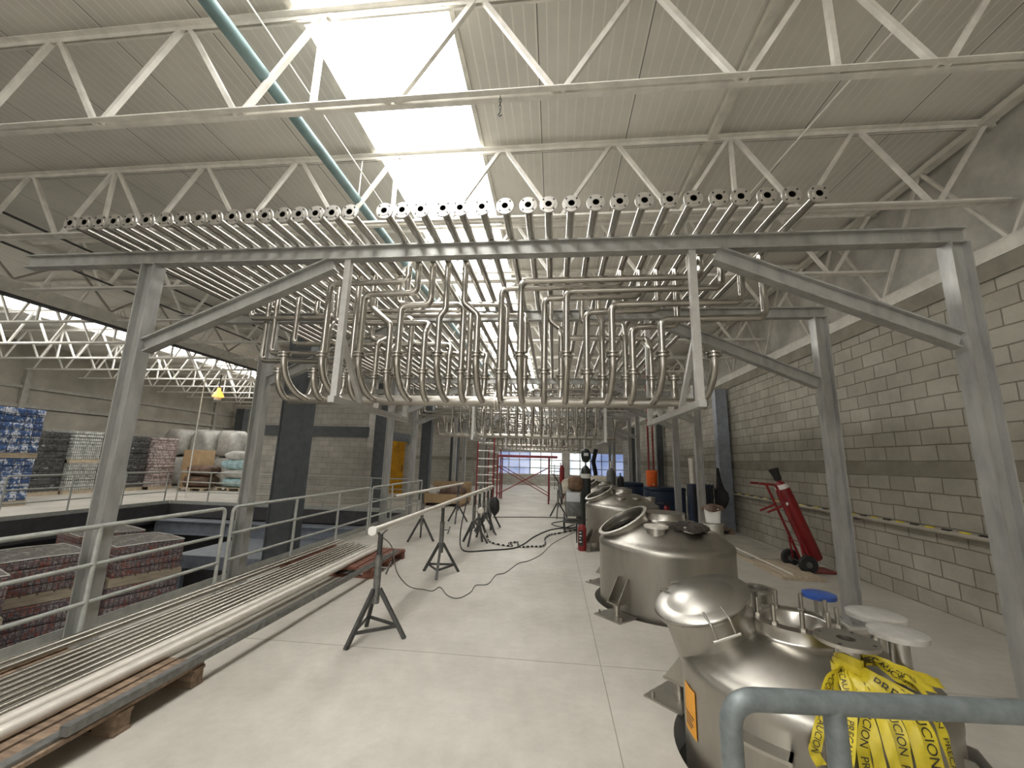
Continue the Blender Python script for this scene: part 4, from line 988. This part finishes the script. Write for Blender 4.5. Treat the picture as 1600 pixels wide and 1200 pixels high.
# hanging lamp of the left bay
t = thing('pendant_lamp', 'amber glowing pendant lamp hanging in the left bay', 'lamp', (-12.75, 14.0, 3.75))
part(MB().lathe([(.05, .34), (.07, .24), (.15, .12), (.2, 0), (.19, 0), (.14, .11), (.05, .23)], (-12.75, 14.0, 3.75), n=24), 'lamp_shade', 'amber', t, fixn=False)
part(MB().cyl((-12.75, 14.0, 3.74), (-12.75, 14.0, 3.62), .12, 16), 'diffuser', 'white', t); part(MB().cyl((-12.75, 14.0, 4.08), (-12.75, 14.0, 4.6), .02, 8), 'stem', 'stand', t)
single(MB().tube([(-13.4, 14.0, 4.6), (-13.4, 14.0, 0)], .022, 8), 'conduit', 'joist', 'thin pale vertical conduit beside the amber lamp', 'conduit', loc=(-13.4, 14, 0))

# ------------------------------------------------------------------ right wall side
t = thing('wall_pipe', 'pipe along the right wall wound with yellow and black tape', 'pipe', (4.62, 4.0, .965))
part(MB().tube([(4.62, 4.0, .965), (4.62, 11.7, .965)], .028, 12), 'tube', 'board', t)
for k in range(34):
    y = 4.15 + k * .22; part(MB().cyl((4.62, y, .992), (4.62, y + (.11), .992), .016, 10), 'tape_band' , 'yellow' if k % 2 else 'black', t, label='yellow tape band' if k % 2 else 'black tape band')
for y in (5.0, 7.0, 9.0, 11.0): part(MB().bb(4.6, XW, y - .02, y + .02, .92, .945), 'bracket', 'stand', t)
# hand truck with its gas cylinder
def local(t, mb, n, m, par=None, **k): return part(mb, n, m, par or t, **k)
HT = (4.16, 7.66, 0)
t = thing('hand_truck', 'red two wheeled hand truck leaning against the right wall side', 'hand truck', HT, .0, world=False)
tilt = math.radians(-20)
RT = Matrix.Rotation(tilt, 3, 'Y')      # leans toward the hall
def L(x, y, z): return RT @ V((x, y, z)) + V((0, 0, .17))
for s in (-1, 1):
    y = .16 * s
    part(MB().tube(fillet([L(.02, y, -.1), L(.02, y, 1.28), L(-.22, y, 1.38)], .08, 5), .021, 10), 'frame_tube', 'red', t)
    w = part(MB().lathe([(.05, -.035), (.075, -.03), (.085, -.04), (.13, -.038), (.142, -.02), (.142, .02), (.13, .038), (.085, .04), (.075, .03), (.05, .035)], (-.08, .26 * s, .143), (0, 1, 0), 28), 'wheel', 'black', t)
    part(MB().lathe([(.001, -.028), (.072, -.03), (.072, .03), (.001, .028)], (-.08, .26 * s, .143), (0, 1, 0), 20), 'wheel_hub', 'standgrey', w)
    part(MB().bar(L(.0, y, .35), (-.08, y, .143), .022), 'axle_stay', 'red', t)
    part(MB().tube([L(.0, y * .8, .92), L(-.28, y * .8, .90)], .019, 8), 'side_handle', 'red', t)
for z in (.3, .62, .95): part(MB().bar(L(.02, -.16, z), L(.02, .16, z), .03, .008), 'cross_bar', 'red', t)
part(MB().cyl((-.08, -.26, .143), (-.08, .26, .143), .012, 8), 'axle', 'stand', t)
part(MB().bb(.0, .42, -.2, .2, .012, .024), 'toe_plate', 'red', t)
t = thing('gas_cylinder', 'tall red gas cylinder with black cap standing on the red hand truck', 'gas cylinder', HT, .0, world=False)
o_, ax = L(.17, 0, -.055), RT @ V((0, 0, 1))
part(MB().lathe([(.001, .0), (.105, .0), (.118, .02), (.118, 1.15), (.11, 1.22), (.085, 1.29), (.05, 1.33), (.03, 1.35), (.03, 1.38), (.001, 1.38)], o_, ax, 32), 'body', 'red', t)
part(MB().lathe([(.1115, 1.215), (.0865, 1.288), (.088, 1.29), (.113, 1.217)], o_, ax, 32), 'shoulder_band', 'white', t)
part(MB().lathe([(.001, 1.36), (.055, 1.36), (.06, 1.40), (.062, 1.46), (.08, 1.54), (.08, 1.56), (.001, 1.56)], o_, ax, 20), 'valve_cap', 'black', t)
part(MB().lathe([(.001, 0), (.03, 0), (.03, .006), (.001, .006)], o_ + ax * .95 + V((-.085, -.085, .0)), V((-.7, -.7, 0)), 14), 'round_sticker', 'white', t)
# sheets stacked on the floor by the wall
single(MB().bb(3.45, 4.06, 6.95, 10.4, .0, .05), 'wood_plank', 'woodpale', 'pale thick plank lying on the floor below the sheets, right of the second tank', 'plank')
single(MB().bb(3.5, 4.35, 8.1, 10.6, .055, .075), 'steel_sheet', 'board', 'dusty sheet lying on the pale plank by the right wall', 'sheet')
single(MB().tube([(3.62, 7.0, .068), (3.55, 10.2, .095)], .018, 10), 'thin_tube', 'whitetube', 'thin pale tube lying on the plank by the hand truck', 'tube', loc=(3.6, 7, .06))
pallet('pallet', 3.5, 4.4, 10.9, 12.3, 0, 'wood', 'dark pallet near the column with the black bag')
single(MB().bb(3.3, 4.1, 11.0, 12.1, .146, .17), 'plywood_board', 'board', 'dusty board lying on the dark pallet by the right wall', 'board')
for k, (x, y, l, a) in enumerate(((2.35, 4.25, .9, .6), (2.65, 4.4, .7, 1.1), (2.5, 4.7, .6, 2.2), (2.85, 4.75, .8, .3))):
    d = V((math.cos(a), math.sin(a), 0)) * l / 2; single(MB().bar(V((x, y, .03 + .001 * k)) - d, V((x, y, .03 + .001 * k)) + d, .09, .05, (0, 0, 1)), 'wood_offcut', 'board', 'dusty wood offcut on the floor behind the nearest tank', 'offcut', 'wood offcuts behind the nearest tank', bevel=.004)
single(MB().bb(2.72, 2.86, 4.05, 4.2, 0, .14), 'small_box', 'cardboard', 'small brown box on the floor behind the blue capped pipe', 'box', bevel=.005)
# black bag on the column
mb = MB(); vs = []; fs = []; n = 18; prof = [(.012, 1.62), (.05, 1.6), (.07, 1.45), (.1, 1.25), (.15, 1.1), (.24, 1.0), (.26, .9), (.22, .78), (.14, .66), (.02, .6)]
for j, (r, z) in enumerate(prof):
    for k in range(n):
        a = 2 * PI * k / n; w_ = 1 + .14 * math.sin(3 * a + j * .8); vs.append((4.2 + r * .5 * math.cos(a) * w_, 11.2 + r * 1.25 * math.sin(a) * w_ - .02 * j, z))
for j in range(len(prof) - 1): fs += [(j * n + k, j * n + (k + 1) % n, (j + 1) * n + (k + 1) % n, (j + 1) * n + k) for k in range(n)]
single(mb.add(vs, fs, True), 'black_bag', 'blackcloth', 'black bag or jacket hanging on the right wall column', 'bag', loc=(4.2, 11.2, 1.1))
# work benches, cooler and chests
def chest(x0, x1, y0, y1, h, label):
    t = thing('tool_chest', label, 'chest', ((x0 + x1) / 2, (y0 + y1) / 2, 0), group='dark blue chests by the right wall')
    part(MB().bb(x0, x1, y0, y1, .06, h - .12), 'chest_body', 'navy', t, bevel=.01); part(MB().bb(x0 - .01, x1 + .01, y0 - .01, y1 + .01, h - .115, h), 'chest_lid', 'navy', t, bevel=.012)
    for x in (x0 + .06, x1 - .06):
        for y in (y0 + .06, y1 - .06): part(MB().bb(x - .04, x + .04, y - .04, y + .04, 0, .06), 'foot', 'stand', t)
    part(MB().tube(fillet([(x0 + .2, y0 - .0, h * .5), (x0 + .2, y0 - .05, h * .5), (x0 + .4, y0 - .05, h * .5), (x0 + .4, y0 - .0, h * .5)], .02, 3), .01, 8), 'handle', 'standgrey', t)
chest(2.35, 3.15, 15.2, 16.0, 1.0, 'dark blue chest left of the orange cooler')
chest(3.0, 4.1, 13.6, 14.4, .95, 'dark blue chest under the orange cooler')
t = thing('water_cooler', 'orange drinks cooler with pale lid on the dark blue chest', 'cooler', (3.18, 14.0, .95))
part(MB().lathe([(.001, 0), (.15, 0), (.165, .02), (.18, .4), (.18, .44), (.001, .44)], (3.18, 14.0, .951), n=28), 'cooler_body', 'cooler', t)
part(MB().lathe([(.001, .44), (.188, .44), (.19, .46), (.18, .5), (.06, .53), (.001, .53)], (3.18, 14.0, .951), n=28), 'cooler_lid', 'cooler', t)
part(MB().cyl((3.18, 13.84, 1.02), (3.18, 13.79, 1.02), .02, 10), 'tap', 'white', t)
t = thing('fire_extinguisher', 'small red extinguisher on the floor behind the second tank', 'extinguisher', (3.4, 13.2, 0)); part(MB().lathe([(.001, 0), (.08, 0), (.085, .02), (.085, .36), (.06, .43), (.025, .45), (.001, .45)], (3.4, 13.2, 0), n=22), 'body', 'red', t); part(MB().bb(3.36, 3.44, 13.14, 13.22, .45, .52), 'valve', 'black', t)
t = thing('hose_rack', 'dark cabinet hung with black hoses between the right posts', 'hose rack', (3.75, 11.1, 0))
part(MB().bb(3.5, 4.05, 11.15, 11.5, 0, 1.18), 'cabinet', 'navy', t, bevel=.01)
for k in range(7):
    x = 3.52 + .085 * k; part(MB().tube(fillet([(x, 11.1, 1.2), (x, 11.03, 1.1), (x + .02, 11.06, .35 + .08 * (k % 3)), (x + .06, 11.1, .3 + .08 * (k % 3)), (x + .05, 11.07, 1.1)], .04, 4), .016, 8), 'hose', 'hose', t)
single(MB().tube([(3.62, 11.35, 1.2), (3.60, 11.35, 1.85)], .075, 18), 'plastic_tube', 'whitetube', 'short wide pale tube standing on the hose cabinet', 'tube', loc=(3.62, 11.35, 1.2))
# fire extinguisher before the third tank
EX = (.545, 8.35, 0)
t = thing('fire_extinguisher', 'red fire extinguisher with dark label on the floor before the third tank', 'extinguisher', EX)
part(MB().lathe([(.001, 0), (.075, 0), (.082, .015), (.082, .40), (.07, .44), (.04, .475), (.022, .485), (.001, .485)], EX, n=28), 'body', 'red', t)
m = MB(); vs = []
for k in range(9):
    a = math.radians(215 + 8 * k)
    for z in (.1, .38): vs.append((EX[0] + .0835 * math.cos(a), EX[1] + .0835 * math.sin(a), z))
lb = part(m.add(vs, [(2 * k, 2 * k + 2, 2 * k + 3, 2 * k + 1) for k in range(8)], True), 'label', 'ink', t, label='dark printed label')
for z, w in ((.33, 5), (.27, 6), (.22, 4), (.16, 6)):
    m = MB(); vs = []
    for k in range(w):
        a = math.radians(226 + 7 * k)
        for q in (z, z + .018): vs.append((EX[0] + .0842 * math.cos(a), EX[1] + .0842 * math.sin(a), q))
    part(m.add(vs, [(2 * k, 2 * k + 2, 2 * k + 3, 2 * k + 1) for k in range(w - 1)], True), 'print_line', 'white', lb)
part(MB().cyl((EX[0], EX[1], .485), (EX[0], EX[1], .53), .02, 12), 'valve', 'stand', t)
part(MB().bar((EX[0] - .02, EX[1], .535), (EX[0] + .1, EX[1] - .02, .575), .02, .01), 'lever', 'black', t)
part(MB().tube(fillet([(EX[0] - .01, EX[1] - .02, .51), (EX[0] - .11, EX[1] - .03, .5), (EX[0] - .105, EX[1] - .03, .14)], .05, 5), .011, 8), 'discharge_hose', 'black', t)

# ------------------------------------------------------------------ welding corner beyond the third tank
t = thing('gas_cylinder', 'tall black gas cylinder with white band standing beyond the third tank', 'gas cylinder', (.86, 11.55, 0))
part(MB().lathe([(.001, 0), (.13, 0), (.135, .02), (.135, 1.38), (.12, 1.48), (.06, 1.56), (.03, 1.58), (.001, 1.58)], (.86, 11.55, 0), n=28), 'body', 'greenblk', t)
part(MB().lathe([(.136, 1.24), (.137, 1.24), (.137, 1.36), (.136, 1.36)], (.86, 11.55, 0), n=28), 'white_band', 'white', t)
part(MB().cyl((.86, 11.55, 1.58), (.86, 11.55, 1.66), .025, 12), 'valve', 'standgrey', t)
t = thing('welding_helmet', 'dark welding helmet hung on the black gas cylinder top', 'helmet', (.86, 11.5, 1.62))
part(MB().lathe([(.001, -.2), (.06, -.19), (.11, -.12), (.13, 0), (.12, .1), (.08, .16), (.001, .18)], (.86, 11.5, 1.86), n=22), 'shell', 'greenblk', t); part(MB().bb(.80, .92, 11.36, 11.385, 1.84, 1.92), 'visor', 'screen', t)
t = thing('welding_trolley', 'grey welding machine on a wheeled trolley beside the black cylinder', 'welding machine', (.48, 10.75, 0))
part(MB().bb(.28, .66, 10.5, 11.0, .35, .95), 'machine_body', 'standgrey', t, bevel=.02)
part(MB().bb(.3, .64, 10.49, 10.5, .7, .92), 'front_panel', 'screen', t)
part(MB().bb(.24, .7, 10.42, 11.05, .2, .24), 'deck', 'stand', t)
for s in (.26, .68):
    part(MB().bar((s, 10.48, .24), (s, 10.48, .36), .03), 'strut', 'stand', t); part(MB().lathe([(.001, -.02), (.12, -.025), (.13, 0), (.12, .025), (.001, .02)], (s, 10.95, .13), (1, 0, 0), 22), 'wheel', 'black', t); part(MB().lathe([(.001, -.015), (.05, -.02), (.055, 0), (.05, .02), (.001, .015)], (s, 10.5, .056), (1, 0, 0), 16), 'caster', 'black', t); part(MB().bar((s, 10.5, .05), (s, 10.5, .2), .02), 'caster_fork', 'stand', t)
    part(MB().bar((s, 10.97, .24), (s, 10.97, .36), .03), 'strut', 'stand', t)
blob('leather_bag', .54, 10.72, .952, .19, .21, .36, 'leather', 'brown leather bag on top of the grey welding machine', None, .3, 4, 'bag')
stand(.12, 12.9, .85, .4, 'dark tripod stand before the covered trolley on the right', False)
t = thing('angle_grinder', 'black grinder hanging on the tripod stand beside the welding machine', 'tool', (.2, 12.8, .75)); part(MB().tube([(.16, 12.75, 1.02), (.22, 12.7, .6)], .06, 14), 'body', 'standgrey', t); part(MB().tube(fillet([(.16, 12.75, 1.0), (.0, 12.7, 1.25), (-.05, 12.7, 1.3)], .05, 4), .018, 8), 'handle', 'black', t)
t = thing('gas_cylinder', 'grey gas cylinder in a cage beyond the fourth tank', 'gas cylinder', (1.95, 14.6, 0))
part(MB().lathe([(.001, 0), (.15, 0), (.155, .02), (.155, 1.3), (.13, 1.4), (.06, 1.48), (.03, 1.5), (.001, 1.5)], (1.95, 14.6, 0), n=28), 'body', 'greycyl', t); part(MB().cyl((1.95, 14.6, 1.5), (1.95, 14.6, 1.72), .04, 12), 'valve', 'silver', t)
t = thing('gas_cylinder', 'black gas cylinder right beside the grey one beyond the fourth tank', 'gas cylinder', (2.28, 14.7, 0)); part(MB().lathe([(.001, 0), (.11, 0), (.115, .02), (.115, 1.1), (.06, 1.22), (.03, 1.24), (.001, 1.24)], (2.28, 14.7, 0), n=24), 'body', 'black', t); part(MB().cyl((2.28, 14.7, 1.24), (2.28, 14.7, 1.34), .025, 10), 'valve', 'standgrey', t)
# covered trolley
t = thing('covered_trolley', 'low trolley under dusty canvas beside the red scaffold', 'trolley', (.7, 17.2, 0))
part(MB().bb(.22, 1.2, 16.7, 17.7, .34, .42), 'deck', 'wood', t); part(MB().bb(.27, 1.15, 16.8, 17.6, .42, .62), 'load', 'canvasgreen', t, bevel=.05)
for x in (.3, 1.1):
    for y in (16.8, 17.6): part(MB().bar((x, y, 0), (x, y, .34), .08), 'leg', 'stand', t)
mb = MB(); vs = []; fs = []; G = 22
for j in range(G + 1):
    for k in range(G + 1):
        u, v = j / G * 2 - 1, k / G * 2 - 1; d = max(abs(u), abs(v)); z = .66 + .42 * max(0, 1 - (u * u * 1.3 + v * v)) ** .7 + .05 * math.sin(5 * u + 3 * v) * (1 - d) - (.28 * max(0, d - .78) / .22) + .03 * math.sin(9 * u) * d
        vs.append((.7 + u * .55, 17.2 + v * .6, max(z, .44)))
for j in range(G): fs += [(j * (G + 1) + k, j * (G + 1) + k + 1, (j + 1) * (G + 1) + k + 1, (j + 1) * (G + 1) + k) for k in range(G)]
part(mb.add(vs, fs, True), 'canvas_cover', 'canvas', t)
blob('canvas_heap', 1.75, 16.4, 0, .5, .5, 1.15, 'canvas', 'tall dusty canvas heap right of the low covered trolley', None, .6, 3, 'heap')
single(MB().lathe([(.001, 0), (.11, 0), (.115, .02), (.115, 1.35), (.05, 1.5), (.001, 1.5)], (.36, 19.6, 0), n=20), 'red_cylinder', 'red', 'dark red cylinder standing behind the covered trolley', 'gas cylinder', loc=(.36, 19.6, 0))
single(MB().tube(fillet([(1.95, 20, 0), (1.95, 20, 1.2), (1.85, 20, 1.7), (1.98, 20, 2.3)], .2, 4), 0.1, 12), 'black_jacket', 'blackcloth', 'long dark garment hanging before the far blue window', 'garment', loc=(1.95, 20, 0))
for x, n in ((3.45, 'left'), (3.62, 'right')):
    single(MB().tube([(x, 15.6, 0), (x, 15.6, 5.5)], .035, 12), 'red_pipe', 'redscaf', '%s of two thin red standpipes near the orange cooler' % n, 'pipe', 'red standpipes by the right wall', loc=(x, 15.6, 0))

# ------------------------------------------------------------------ scaffolds
def scaffold(x0, x1, y0, y1, h, label, rungs_left=True):
    t = thing('scaffold', label, 'scaffold', ((x0 + x1) / 2, (y0 + y1) / 2, 0), group='red scaffold towers')
    for x in (x0, x1):
        for y in (y0, y1):
            part(MB().cyl((x, y, 0), (x, y, h), .03, 10), 'upright', 'redscaf', t)
    for x in (x0, x1):
        for z in (h - .06, h - .45, .35): part(MB().cyl((x, y0, z), (x, y1, z), .024, 8), 'frame_rung', 'redscaf', t)
    for y in (y0, y1):
        part(MB().bar((x0, y, .3), (x1, y, h - .45), .03), 'cross_brace', 'redscaf', t); part(MB().bar((x0, y + .03, h - .45), (x1, y + .03, .3), .03), 'cross_brace', 'redscaf', t)
        part(MB().bar((x0 - .02, y, h - .02), (x1 + .35, y, h - .02), .09, .09), 'top_beam', 'redscaf', t)
    return t
scaffold(-2.30, -.22, 16.7, 18.2, 1.86, 'red scaffold frame with crossed braces standing across the hall')
def ladder_frame(x, y, w, h, rz, label):
    t = thing('ladder_frame', label, 'scaffold frame', (x, y, 0), rz, 'red ladder frames by the scaffold', world=False)
    for s in (-1, 1): part(MB().cyl((s * w / 2, 0, 0), (s * w / 2, 0, h), .03, 10), 'upright', 'redscaf', t)
    for k in range(int(h / .3)): part(MB().cyl((-w / 2, 0, .2 + .3 * k), (w / 2, 0, .2 + .3 * k), .026, 8), 'rung', 'white', t)
    part(MB().cyl((0, 0, .05), (0, 0, h - .1), .018, 8), 'middle_bar', 'darkrod', t)
    return t
ladder_frame(-2.62, 15.6, .62, 2.6, .15, 'tall red ladder frame left of the crossed scaffold')
ladder_frame(-2.68, 18.4, .55, 2.15, .1, 'shorter red ladder frame behind the tall one')
ladder_frame(.02, 24.5, .7, 1.6, 0, 'pale rung frame seen through the red scaffold')
# cartons and scrap left of the stands
t = thing('wood_crate', 'open brown crate of scrap by the left handrail end', 'crate', (-4.2, 15.2, 0))
for a in ((-4.7, -3.2, 14.6, 14.64), (-4.7, -3.2, 15.9, 15.94), (-4.7, -4.66, 14.64, 15.9), (-3.24, -3.2, 14.64, 15.9)): part(MB().bb(a[0], a[1], a[2], a[3], .12, .42 if a[2] != 15.9 else .8), 'crate_side', 'cardboard', t)
part(MB().bb(-4.7, -3.2, 14.6, 15.94, .1, .12), 'crate_floor', 'wood', t)
for x in (-4.6, -3.95, -3.3): part(MB().bb(x - .05, x + .05, 14.6, 15.94, 0, .1), 'crate_skid', 'wood', t)
blob('scrap_heap', -3.75, 15.25, .121, .45, .45, .6, 'bagbrown', 'brown scrap heaped in the open crate', None, .7, 1, 'scrap')
blob('paper_scrap', -4.42, 15.1, .121, .2, .25, .5, 'bagwhite', 'white crumpled paper in the open crate', None, .7, 2, 'paper')
EXPOSURE = -0.05

# ------------------------------------------------------------------ light and camera
w = bpy.data.worlds.new('World'); bpy.context.scene.world = w; w.use_nodes = True
w.node_tree.nodes['Background'].inputs[0].default_value = (.75, .82, .9, 1); w.node_tree.nodes['Background'].inputs[1].default_value = .4
cam = bpy.data.cameras.new('Camera'); co = bpy.data.objects.new('Camera', cam); C.objects.link(co)
cam.sensor_width = 36; cam.lens = 632.5 / 1600 * 36; cam.clip_start = .05; cam.clip_end = 200
yaw, pit, rol = .10739, .18618, .0269
f = V((-math.sin(yaw) * math.cos(pit), math.cos(yaw) * math.cos(pit), math.sin(pit)))
r0 = V((math.cos(yaw), math.sin(yaw), 0)); u0 = r0.cross(f)
r = r0 * math.cos(rol) + u0 * math.sin(rol); u = -r0 * math.sin(rol) + u0 * math.cos(rol)
mw = Matrix(((r.x, u.x, -f.x, 0), (r.y, u.y, -f.y, 0), (r.z, u.z, -f.z, 1.67), (0, 0, 0, 1)))
co.matrix_world = mw
sc = bpy.context.scene; sc.camera = co
sc.view_settings.view_transform = 'Standard'; sc.view_settings.look = 'None'; sc.view_settings.gamma = 1; sc.view_settings.use_curve_mapping = False
sc.view_settings.exposure = EXPOSURE
sc.cycles.use_denoising = True
sc.cycles.max_bounces = 8; sc.cycles.diffuse_bounces = 5; sc.cycles.glossy_bounces = 4; sc.cycles.sample_clamp_indirect = 6
